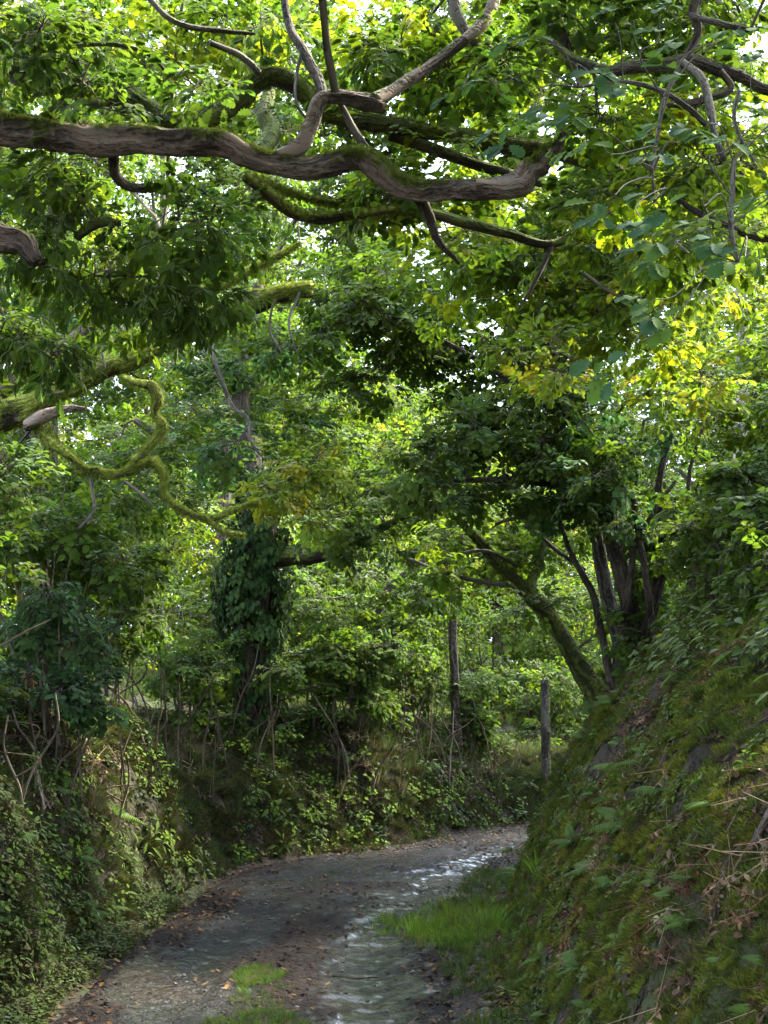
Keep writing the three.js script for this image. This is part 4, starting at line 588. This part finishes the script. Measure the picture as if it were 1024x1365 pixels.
// ---------------------------------------------------------------- ground cover
function scatter(count, x0, x1, z0, z1, keep) {      // spots on the ground: keep(x, z, dl, dr, normal) says whether and which
  const out = [];
  for (let k = 0; k < count; k++) { const x = rr(x0, x1), z = rr(z0, z1), dl = leftOf(x, z)[0], dr = rightOf(x, z)[0], q = keep(x, z, dl, dr); if (q) out.push({ p: V(x, surface(x, z), z), n: groundNormal(x, z), q }); }
  return out;
}
function cover(name, label, category, geos, material, spots, size, colors, lean = 0.7, vary = 0.3) {
  const t = new THREE.Group(); t.name = numbered(name); t.userData = { kind: 'stuff', label, category }; scene.add(t);
  const lists = geos.map(() => []);
  for (const { p, n, q } of spots) { const s = rr(size[0], size[1]), up = V(0, 1, 0).lerp(n, lean).add(V(gauss() * 0.15, 0, gauss() * 0.15)).normalize(); lists[Math.floor(rnd() * geos.length)].push({ m: upFrame(p, up, s, s), c: tintOf(Array.isArray(q) ? q : colors, vary) }); }
  lists.forEach((l, k) => l.length && copies(t, category.replace(/ /g, '_') + '_clumps', geos[k], material, l)); return t;
}
const patch = (x, z, f, o) => fbm(x * f + o, 4.2, z * f, 3);
const GRASS_TUFTS = [tuft(22, 0.2, 0.05, 0.018, 0.7), tuft(22, 0.18, 0.06, 0.02, 0.9), tuft(18, 0.24, 0.05, 0.016, 0.8)];
const FINE_TUFTS = [tuft(26, 0.11, 0.05, 0.03, 0.7), tuft(26, 0.10, 0.06, 0.03, 0.9)];
function patchOf(geos, n, radius, s0, s1, tints = 0.35) {     // several tufts joined into one palm-sized piece
  const list = [];
  for (let k = 0; k < n; k++) { const g = pick(geos).clone(), r = Math.sqrt(rnd()) * radius, a = rr(0, 6.283), v = rr(1 - tints, 1 + tints), c = g.attributes.color; for (let q = 0; q < c.count; q++) c.setXYZ(q, c.getX(q) * v * 1.05, c.getY(q) * v, c.getZ(q) * v); const sc = rr(s0, s1); g.scale(sc, sc, sc); g.rotateY(rr(0, 6.283)); g.rotateX(gauss() * 0.25); g.translate(Math.cos(a) * r, -0.012, Math.sin(a) * r); list.push(g); }
  return mergeGeometries(list);
}
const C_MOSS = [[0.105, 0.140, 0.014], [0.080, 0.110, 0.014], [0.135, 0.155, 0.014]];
function leafRosette(outline, n, l, h) { const s = new Soup(); for (let k = 0; k < n; k++) { const a = rr(0, 6.283), d = V(Math.cos(a), rr(-0.2, 0.5), Math.sin(a)).normalize(); const p = V(Math.cos(a) * rr(0.01, l), rr(0.3, 1) * h, Math.sin(a) * rr(0.01, l)); twigTube(s, V(0, 0, 0), p, 0.0025, 0.0015, [0.8, 0.6, 0.4]); leaf(s, outline, frame(p, d, V(gauss() * 0.4, 1, gauss() * 0.4), 1), l * rr(0.6, 1.2), [1, 1, 1], 0.2, 0.25); } return s.geo(); }
const IVY_CLUMPS = [leafRosette(IVY, 6, 0.055, 0.06), leafRosette(IVY, 5, 0.06, 0.07), leafRosette(HAZEL, 6, 0.055, 0.08)];
const HERBS = [leafRosette(HAZEL, 7, 0.06, 0.16), leafRosette(PLAIN, 9, 0.055, 0.2), leafRosette(LANCE, 9, 0.10, 0.16)];
function drySpray(n, l) { const s = new Soup(); for (let k = 0; k < n; k++) { const a = rr(0, 6.283), d = V(Math.cos(a), rr(-0.5, 0.7), Math.sin(a)).normalize(), p = V(gauss() * 0.06, rr(0.01, 0.05), gauss() * 0.06), e = p.clone().addScaledVector(d, l * rr(0.4, 1)); twigTube(s, p, e, 0.0028, 0.001, [1, 1, 1]); if (k % 2) for (let q = 1; q < 6; q++) { const w = p.clone().lerp(e, q / 6); leaf(s, PLAIN, frame(w, V(gauss(), gauss() * 0.5 - 0.3, gauss()).normalize(), V(0, 1, 0.2), 1), 0.028, [1, 1, 1], 0.4, 0.5); } } return s.geo(); }
const DRY_SPRAYS = [drySpray(9, 0.2), drySpray(8, 0.24), drySpray(10, 0.16)];
const DRY_LEAVES = [OAK, HAZEL].map((o) => { const q = new Soup(); leaf(q, o, new THREE.Matrix4().makeTranslation(0, 0.02, -0.02), 0.05, [1, 1, 1], 0.35, -0.3); return q.geo(); });
const onRight = (x, z, dl, dr) => dr > -0.12 && dr < 3.2 && x < 0.30 * -z + 0.5;
const near = (z) => Math.min(1, Math.pow(9 / -z, 1.2));
const MOSS_PATCHES = [0, 1, 2, 3].map(() => patchOf(MOSS_TUFTS, 22, 0.10, 0.35, 0.75)), IVY_PATCHES = [0, 1, 2].map(() => patchOf(IVY_CLUMPS, 5, 0.13, 0.5, 1.0)), SPRIG_PATCHES = [0, 1, 2].map(() => patchOf(FINE_TUFTS, 7, 0.10, 0.4, 0.8));
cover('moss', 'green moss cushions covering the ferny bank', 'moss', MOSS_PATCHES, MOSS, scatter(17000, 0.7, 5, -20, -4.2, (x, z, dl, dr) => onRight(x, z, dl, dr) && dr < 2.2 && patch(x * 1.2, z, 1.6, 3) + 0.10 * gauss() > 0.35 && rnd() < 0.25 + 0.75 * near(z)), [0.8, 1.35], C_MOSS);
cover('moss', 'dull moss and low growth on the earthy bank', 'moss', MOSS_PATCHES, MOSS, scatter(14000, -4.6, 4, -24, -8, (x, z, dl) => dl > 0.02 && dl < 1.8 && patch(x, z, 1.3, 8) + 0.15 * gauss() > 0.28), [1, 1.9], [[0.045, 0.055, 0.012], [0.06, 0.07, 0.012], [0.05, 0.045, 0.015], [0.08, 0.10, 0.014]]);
cover('sprigs', 'fine dull grass and sprigs over the earthy bank', 'sprigs', SPRIG_PATCHES, GRASS, scatter(14000, -5, 4, -25, -8, (x, z, dl) => dl > 0.05 && dl < 2.2 && patch(x, z, 1.5, 92) + 0.15 * gauss() > 0.41), [0.9, 1.7], [[0.05, 0.07, 0.016], [0.07, 0.09, 0.018], [0.08, 0.065, 0.03], [0.05, 0.085, 0.02]], 0.8);
cover('ground_ivy', 'small dark ivy and bramble leaves creeping over the earthy bank', 'ground ivy', IVY_PATCHES, LEAF_GLOSS, scatter(8000, -5.2, 4, -25, -8, (x, z, dl) => dl > 0.03 && dl < 2.4 && patch(x, z, 0.9, 21) + 0.2 * gauss() > 0.47), [0.8, 1.4], C_MID.concat([[0.03, 0.05, 0.015], [0.05, 0.085, 0.02]]));
cover('ground_ivy', 'small leaves creeping over the mossy ferny bank', 'ground ivy', IVY_PATCHES, LEAF, scatter(3000, 0.7, 5, -20, -4.5, (x, z, dl, dr) => onRight(x, z, dl, dr) && patch(x, z, 1.1, 30) + 0.2 * gauss() > 0.6), [0.5, 1.0], C_MID);
cover('sprigs', 'fine grass and sprigs over the mossy slope', 'sprigs', SPRIG_PATCHES, GRASS, scatter(2600, 0.7, 5, -20, -4.5, (x, z, dl, dr) => onRight(x, z, dl, dr) && patch(x, z, 1.3, 96) > 0.5), [0.5, 1.1], C_MOSS.concat([[0.10, 0.08, 0.04]]), 0.7);
cover('bank_litter', 'dark dead leaves and crumbs lodged in the moss of the ferny bank', 'leaf litter', [0, 1].map(() => patchOf(DRY_LEAVES, 14, 0.10, 0.5, 1)), DRY, scatter(4200, 0.7, 5, -18, -4.2, (x, z, dl, dr) => onRight(x, z, dl, dr) && rnd() < 0.3 + 0.7 * near(z)), [0.6, 1.2], [[0.06, 0.04, 0.025], [0.035, 0.025, 0.018], [0.10, 0.06, 0.035]], 0.9);
cover('herbs', 'leafy weeds at the foot and top of the earthy bank', 'weeds', HERBS, LEAF, scatter(4500, -5, 4, -25, -8.5, (x, z, dl) => (dl > -0.1 && dl < 0.5 && rnd() < 0.4 || dl > 1 && dl < 3) && patch(x, z, 1.2, 40) > 0.45), [0.7, 1.6], C_MID);
cover('herbs', 'leafy weeds on the shoulder of the ferny bank', 'weeds', HERBS, LEAF, scatter(3500, 0.7, 6, -20, -6, (x, z, dl, dr) => dr > 1.2 && dr < 4 && patch(x, z, 1.2, 44) > 0.42), [0.7, 1.8], C_MID);
cover('dead_bracken', 'rust brown dead bracken strewn over the ferny bank', 'dead bracken', DRY_SPRAYS, DRY, scatter(7000, 0.8, 5, -18, -4.5, (x, z, dl, dr) => onRight(x, z, dl, dr) && dr > 0.25 && patch(x, z, 1.0, 55) + 0.1 * gauss() + 0.10 * smooth(0.8, 1.8, dr) > 0.575), [0.6, 1.2], [[0.13, 0.062, 0.03], [0.17, 0.095, 0.05], [0.09, 0.05, 0.03], [0.24, 0.17, 0.10]]);
cover('dead_stalks', 'dry brown stalks and roots on the earthy bank', 'dead stalks', DRY_SPRAYS, DRY, scatter(5000, -5, 4, -25, -8.5, (x, z, dl) => dl > 0.4 && dl < 2.5 && patch(x, z, 1.3, 66) > 0.5), [0.8, 2], [[0.13, 0.09, 0.055], [0.2, 0.15, 0.10], [0.08, 0.055, 0.04]]);
const C_GRASS = [[0.09, 0.165, 0.018], [0.075, 0.14, 0.02], [0.11, 0.18, 0.02], [0.13, 0.13, 0.045]];
cover('grass', 'bright lush grass on the verge at the foot of the ferny bank', 'grass', FINE_TUFTS.concat(GRASS_TUFTS[0]), GRASS, scatter(3000, -0.1, 1.6, -16, -10.4, (x, z, dl, dr) => { const e = Math.hypot((x - 0.70) / 0.42, (z + 13.1) / 0.8) + 1.1 * (patch(x, z, 3, 1) - 0.5); return e < 0.85 || (e < 1.7 && rnd() < 0.10); }), [0.5, 1.2], [[0.15, 0.27, 0.018], [0.13, 0.24, 0.02], [0.18, 0.29, 0.02], [0.16, 0.19, 0.04]], 0.3);
cover('grass', 'green grass growing down the middle of the lane', 'grass', FINE_TUFTS, GRASS, scatter(4200, -1.4, 0, -13.2, -8.4, (x, z) => { const c = -0.86 - 0.02 * (z + 10); const e1 = Math.hypot((x + 0.82) / 0.36, (z + 9.65) / 0.42), e2 = Math.hypot((x + 0.98) / 0.22, (z + 11.1) / 0.5), n = 0.7 * (patch(x, z, 4, 12) - 0.5); return e1 + n < 0.95 || e2 + n < 0.8 || (Math.abs(x + 0.9) < 0.2 && z > -11 && rnd() < 0.12); }), [0.35, 0.8], C_GRASS, 0.2);
cover('grass', 'grass hanging over the foot of the earthy bank', 'grass', FINE_TUFTS.concat(HERBS), GRASS, scatter(8000, -3.6, -1.9, -14.6, -8.2, (x, z, dl) => dl > -0.22 + 0.3 * (patch(x, z, 1.5, 5) - 0.5) && dl < 0.5 && patch(x, z, 1.7, 70) + 0.1 * smooth(0.4, -0.1, dl) > 0.50), [0.35, 0.85], [[0.075, 0.11, 0.015], [0.09, 0.14, 0.016], [0.06, 0.085, 0.015], [0.09, 0.08, 0.03]], 0.5);
cover('grass', 'thin grass along the foot of the bank round the bend', 'grass', GRASS_TUFTS, GRASS, scatter(5000, -2.6, 5, -26, -14.5, (x, z, dl) => dl > -0.1 && dl < 1.8 && patch(x, z, 1.0, 74) > 0.52), [0.5, 1.1], [[0.05, 0.08, 0.018], [0.07, 0.10, 0.02], [0.09, 0.075, 0.03]], 0.4);
cover('grass', 'sparse grass and sprouts at the foot of the mossy slope', 'grass', GRASS_TUFTS, GRASS, scatter(3600, 0.4, 3, -18.5, -7, (x, z, dl, dr) => dr > -0.7 && dr < 1.3 && patch(x, z, 1.4, 80) + 0.06 * smooth(0.4, -0.4, dr) > 0.56), [0.3, 0.7], [[0.07, 0.12, 0.015], [0.10, 0.15, 0.016], [0.06, 0.09, 0.015]], 0.5);

cover('long_grass', 'long rough grass on the ground beyond the outer bank', 'grass', GRASS_TUFTS, GRASS, scatter(9000, -5, 9, -40, -21, (x, z, dl) => dl > 0.9 && rnd() < 0.9), [0.7, 1.7], [[0.08, 0.13, 0.018], [0.10, 0.15, 0.02], [0.11, 0.11, 0.035]], 0.1);
cover('dry_grass', 'long tangled grey-green grass and bents along the bank top by the bend', 'grass', GRASS_TUFTS, GRASS, scatter(4200, -4.2, 2.6, -24, -13, (x, z, dl) => dl > 0.3 && dl < 1.5 && patch(x, z, 1.1, 33) > 0.44), [0.5, 1.5], [[0.07, 0.10, 0.025], [0.09, 0.10, 0.04], [0.12, 0.105, 0.055], [0.06, 0.095, 0.02]], 0.3);
// fallen leaves and crumbs of mud on the lane
{
  const s = new Soup(); leaf(s, OAK, new THREE.Matrix4(), 0.07, [1, 1, 1], 0.3, -0.3); const s2 = new Soup(); leaf(s2, HAZEL, new THREE.Matrix4(), 0.055, [1, 1, 1], 0.35, -0.4);
  const sp = scatter(24000, -2.8, 3.4, -22, -8.4, (x, z, dl, dr) => { if (dl > 0.3 || dr > 0.3) return false; const q = laneAt(x, z); return rnd() < 0.05 + 0.75 * q.mud * (0.4 + 0.6 * q.edge); });
  for (const q of sp) q.p.y += 0.012;
  cover('leaf_litter', 'brown fallen leaves along the muddy edges of the lane', 'leaf litter', [s.geo(), s2.geo()], DRY, sp, [0.4, 1], [[0.10, 0.055, 0.03], [0.06, 0.035, 0.022], [0.045, 0.03, 0.02], [0.15, 0.09, 0.04], [0.03, 0.022, 0.016]], 0.9, 0.35);
  const ico = new THREE.IcosahedronGeometry(0.018, 0), cp = ico.attributes.position; for (let k = 0; k < cp.count; k++) { const f = 0.7 + 0.6 * hash3(Math.round(cp.getX(k) * 1e4), Math.round(cp.getY(k) * 1e4), Math.round(cp.getZ(k) * 1e4)); cp.setXYZ(k, cp.getX(k) * f * 1.2, cp.getY(k) * f * 0.6, cp.getZ(k) * f); } ico.computeVertexNormals();
  const gp = scatter(12000, -2.8, 3.4, -22, -8.4, (x, z, dl, dr) => { if (dl > 0.2 || dr > 0.2) return false; const q = laneAt(x, z); return rnd() < 0.12 + 0.7 * q.mud; });
  cover('gravel', 'small stones and crumbs of mud lying on the wet lane', 'gravel', [ico], new THREE.MeshStandardMaterial({ roughness: 0.6 }), gp, [0.25, 1.1], [[0.05, 0.04, 0.035], [0.09, 0.08, 0.075], [0.03, 0.022, 0.018]], 0.6);
}
// ---------------------------------------------------------------- ferns, each with its fronds
function frondGeometry(pairs, l, w, arch) {
  const s = new Soup(), pts = [], at = (t) => V(0, l * (0.75 * t - arch * t * t), l * t * (0.75 + 0.2 * t));
  for (let k = 0; k < 8; k++) twigTube(s, at(k / 8), at((k + 1) / 8), 0.004 * (1 - k / 9), 0.004 * (1 - (k + 1) / 9), [0.9, 0.7, 0.5]);
  for (let k = 0; k < pairs; k++) { const t = 0.14 + 0.86 * k / pairs, p = at(t), q = w * Math.sin(Math.PI * Math.pow(clamp(0.12 + t * 0.88), 0.75)) + 0.01; for (const sd of [-1, 1]) { const d = V(sd, -0.15, 0.35).normalize(); leaf(s, [[0, 0.07], [0.35, 0.10], [0.7, 0.07], [1, 0]], frame(p, d, V(0, 1, -0.5), 1), q, [1, 1, 1], 0.2, 0.25); } }
  return s.geo();
}
const FRONDS = [frondGeometry(17, 0.5, 0.11, 0.45), frondGeometry(15, 0.42, 0.10, 0.6), frondGeometry(19, 0.55, 0.10, 0.5)];
const FERN_MATS = [[0.065, 0.125, 0.018], [0.085, 0.155, 0.02], [0.06, 0.115, 0.02], [0.075, 0.14, 0.022]].map((c) => { const m = leafMaterial(0.35, 0.15, 0.5); m.color.setRGB(...c); return m; });
function fern(x, z, s, n, label, group) {
  const nn = groundNormal(x, z), t = thing('fern', label, 'fern', [x, surface(x, z) - 0.01, z], 0, group), a0 = Math.atan2(nn.x, nn.z), up = V(0, 1, 0).lerp(nn, 0.5).normalize(), mat = pick(FERN_MATS);
  for (let k = 0; k < n; k++) { const f = part(t, 'frond', pick(FRONDS), rnd() < 0.7 ? mat : pick(FERN_MATS)), a = a0 + (k / n - 0.5) * 5.2 + gauss() * 0.3, d = V(Math.sin(a), 0, Math.cos(a)); d.addScaledVector(up, -d.dot(up)); frame(V(0, 0, 0), d, up, s * rr(0.75, 1.2)).decompose(f.position, f.quaternion, f.scale); }
}
{
  let made = 0;
  for (let k = 0; k < 2600 && made < 150; k++) { const z = rr(-18, -5), x = rr(0.9, 0.30 * -z + 0.4), dr = rightOf(x, z)[0]; if (dr < 0.02 || dr > 1.9) continue; made++; fern(x, z, rr(0.28, 0.56) * (z > -8 ? 0.6 : 1), 3 + Math.floor(rnd() * 4), 'small green fern growing from the mossy slope', 'ferns on the mossy slope'); }
  for (const [px, pz] of [[1.7, -16.4], [1.95, -16.9], [1.55, -15.6]]) fern(px, pz, 1.0, 7, 'bushy bright fern drooping over the lane edge at the bend', 'bushy ferns at the bend');
  const f = [2.37,1.664,-15.6]; fern(f[0], f[2], 0.95, 6, 'fern with long comb-like fronds below the many-stemmed tree');
  for (let k = 0; k < 14; k++) { const z = rr(-18, -9.5), q = -2.35 - 0.06 * (z + 13) - rr(0.1, 0.9); fern(Math.max(q, -3.2), z, rr(0.4, 0.8), 5, 'arching fern hanging from the earthy bank', 'ferns on the earthy bank'); }
}
// ---------------------------------------------------------------- post, sticks, stems
{
  const f = [2.616,0.955,-23], x = f[0], z = f[2], y = groundHeight(x, z), top = [2.631,2.146,-23], h = top[1] - y;
  const t = thing('fence_post', 'weathered square wooden post with green algae on one edge', 'fence post', [x, y - 0.2, z], 0.5);
  const w = 0.062, s = new Soup(), N = 24; for (let k = 0; k <= N; k++) for (let q = 0; q <= 16; q++) { const a = (q % 16) / 16 * 6.283 + 0.39, cx = Math.cos(a), cz = Math.sin(a), r = w / Math.pow(Math.pow(Math.abs(cx), 6) + Math.pow(Math.abs(cz), 6), 1 / 6) * (1 + 0.05 * (noise3(q % 16, k * 0.5, 2) - 0.5)), alg = smooth(0.5, 0.62, 0.5 * fbm(cx * 2, k * 0.3, cz * 2 + 4, 3) + 0.35 * (cx > 0.3 ? 1 : 0)); s.v(cx * r, (h + 0.2) * k / N + (k === N ? 0.03 * cx * w * 4 : 0), cz * r, mixc([0.11, 0.10, 0.085], [0.13, 0.16, 0.03], alg), q / 16 * 0.5, (h + 0.2) * k / N); }
  for (let k = 0; k < N; k++) for (let q = 0; q < 16; q++) { const a = k * 17 + q; s.t(a, a + 17, a + 1); s.t(a + 1, a + 17, a + 18); }
  const c = s.v(0, h + 0.2, 0, [0.24, 0.21, 0.17]); for (let q = 0; q < 16; q++) s.t(N * 17 + q, c, N * 17 + q + 1);
  part(t, 'shaft', s.geo(), BARK);
}
function stick(label, pts, color, side) {
  const b = pts[0].slice(0, 3), t = thing('fallen_stick', label, 'stick', b); part(t, 'shaft', limb(pts.map((p) => [p[0] - b[0], p[1] - b[1], p[2] - b[2], p[3]]), { bark: color, sides: 8, step: 0.04, gnarl: 0.9 }), BARK);
  if (side) part(t, 'side_twig', limb(side.map((p) => [p[0] - b[0], p[1] - b[1], p[2] - b[2], p[3]]), { bark: color, sides: 7, step: 0.04, gnarl: 0.9 }), BARK);
}
{
  const g = (x, z, r, up = 0) => [x, surface(x, z) + r + up, z, r];
  stick('dark stick lying across the muddy middle of the lane', [g(-0.92, -12.95, 0.014), g(-0.75, -12.9, 0.013), g(-0.55, -12.8, 0.012), g(-0.42, -12.78, 0.008)], [0.06, 0.045, 0.035]);
  stick('thin twig on the lane beside the grass strip', [g(-0.4, -11.2, 0.008), g(-0.2, -11.1, 0.007), g(-0.05, -11.15, 0.005)], [0.07, 0.05, 0.035]);
  const p = (a, up) => { const h = groundHeight(a[0], a[2]); return [a[0], h + up, a[2], a[3]]; };
  stick('forked pale root hanging down the earthy bank', [p([-2.978,0.755,-16.6,0.023], 0.05), p([-2.903,0.575,-16.3,0.022], 0.05), p([-2.796,0.391,-16.1,0.02], 0.06), p([-2.625,0.244,-15.9,0.014], 0.03)], [0.26, 0.22, 0.17], [p([-2.903,0.592,-16.3,0.017], 0.05), p([-2.872,0.69,-16.4,0.014], 0.08), p([-2.874,0.808,-16.5,0.009], 0.1)]);
  stick('broken pale stick caught on the earthy bank near the grass', [p([-3.094,1.445,-12.6,0.02], 0.12), p([-2.995,1.355,-12.5,0.02], 0.1), p([-2.955,1.267,-12.4,0.013], 0.05)], [0.3, 0.24, 0.18], [p([-3.022,1.388,-12.5,0.015], 0.11), p([-2.916,1.368,-12.5,0.01], 0.12)]);
}
// roots laid bare on the slope
{
  for (const [z, dr0, len, lab] of [[-7.2, 1.5, 1.1, 'bare brown root looping out of the moss above the dead bracken'], [-8.6, 1.0, 0.9, 'thin bare root down the mossy slope among ferns'], [-10.2, 1.6, 1.2, 'long bare root running down from the low bushes'], [-12.0, 1.2, 0.9, 'bare root halfway down the mossy slope'], [-14.6, 1.3, 1.2, 'thick bare root below the many-stemmed tree'], [-15.4, 1.2, 1.0, 'twisted bare root beneath the leaning mossy limb'], [-6.0, 0.9, 0.8, 'short bare root low on the mossy slope']]) {
    const pts = []; let x = 0; for (x = 0.6; x < 6; x += 0.02) if (rightOf(x, z)[0] > dr0) break;
    for (let k = 0; k < 6; k++) { const xx = x - k * len * 0.14, zz = z + 0.5 * (fbm(k * 0.7, z, 3, 2) - 0.5) + k * 0.05; pts.push([xx, groundHeight(xx, zz) + 0.03 + 0.04 * Math.sin(k * 1.3), zz, 0.026 - k * 0.0035]); }
    const b = pts[0].slice(0, 3), t = thing('exposed_root', lab, 'root', b); part(t, 'root', limb(pts.map((p) => [p[0] - b[0], p[1] - b[1], p[2] - b[2], p[3]]), { bark: [0.10, 0.07, 0.05], sides: 9, step: 0.03, gnarl: 1.6, rough: 0.3, moss: 0.3 }), BARK);
    const side = [2, 3, 4].map((k, i) => [pts[k][0] - b[0], groundHeight(pts[k][0] + 0.02, pts[k][2] - 0.12 * i) + 0.03 - b[1], pts[k][2] - 0.12 * i - b[2], 0.012 - 0.003 * i]); part(t, 'side_root', limb(side, { bark: [0.12, 0.085, 0.06], sides: 7, step: 0.03, gnarl: 1.5 }), BARK);
  }
}
// dry upright stalks among the shrubs
{
  const cols = [[0.30, 0.23, 0.15], [0.22, 0.16, 0.11], [0.36, 0.30, 0.22], [0.14, 0.10, 0.07]];
  let n = 0;
  for (let k = 0; k < 600 && n < 140; k++) {
    const x = rr(-4.4, 2.2), z = rr(-23.5, -10.5), dl = leftOf(x, z)[0]; if (dl < 0.35 || dl > 1.5) continue; n++;
    const y = groundHeight(x, z) - 0.03, h = rr(0.4, 1.5), r = rr(0.007, 0.016), lx = gauss() * 0.55, lz = gauss() * 0.3 + 0.1;
    const t = thing('dead_stem', 'pale dry stem standing on the earthy bank', 'dead stem', [x, y, z], 0, 'dry stems on the earthy bank');
    part(t, 'stem', limb([[0, 0, 0, r], [lx * 0.3 + gauss() * 0.05, h * 0.4, lz * 0.3, r * 0.9], [lx, h * 0.75, lz, r * 0.8], [lx * rr(0.8, 1.8), h, lz * 1.5, r * 0.5]], { bark: pick(cols), sides: 6, step: 0.07, gnarl: 0.5 }), BARK);
    if (rnd() < 0.4) part(t, 'side_twig', limb([[lx * 0.5, h * 0.5, lz * 0.4, r * 0.7], [lx * 0.5 + gauss() * 0.2, h * 0.65, lz * 0.6, r * 0.6], [lx + gauss() * 0.3, h * 0.72, lz, r * 0.3]], { bark: pick(cols), sides: 6, step: 0.07, gnarl: 0.5 }), BARK);
  }
}
scene.traverse((o) => { if (o.isMesh) shade(o); });
renderer.render(scene, camera);
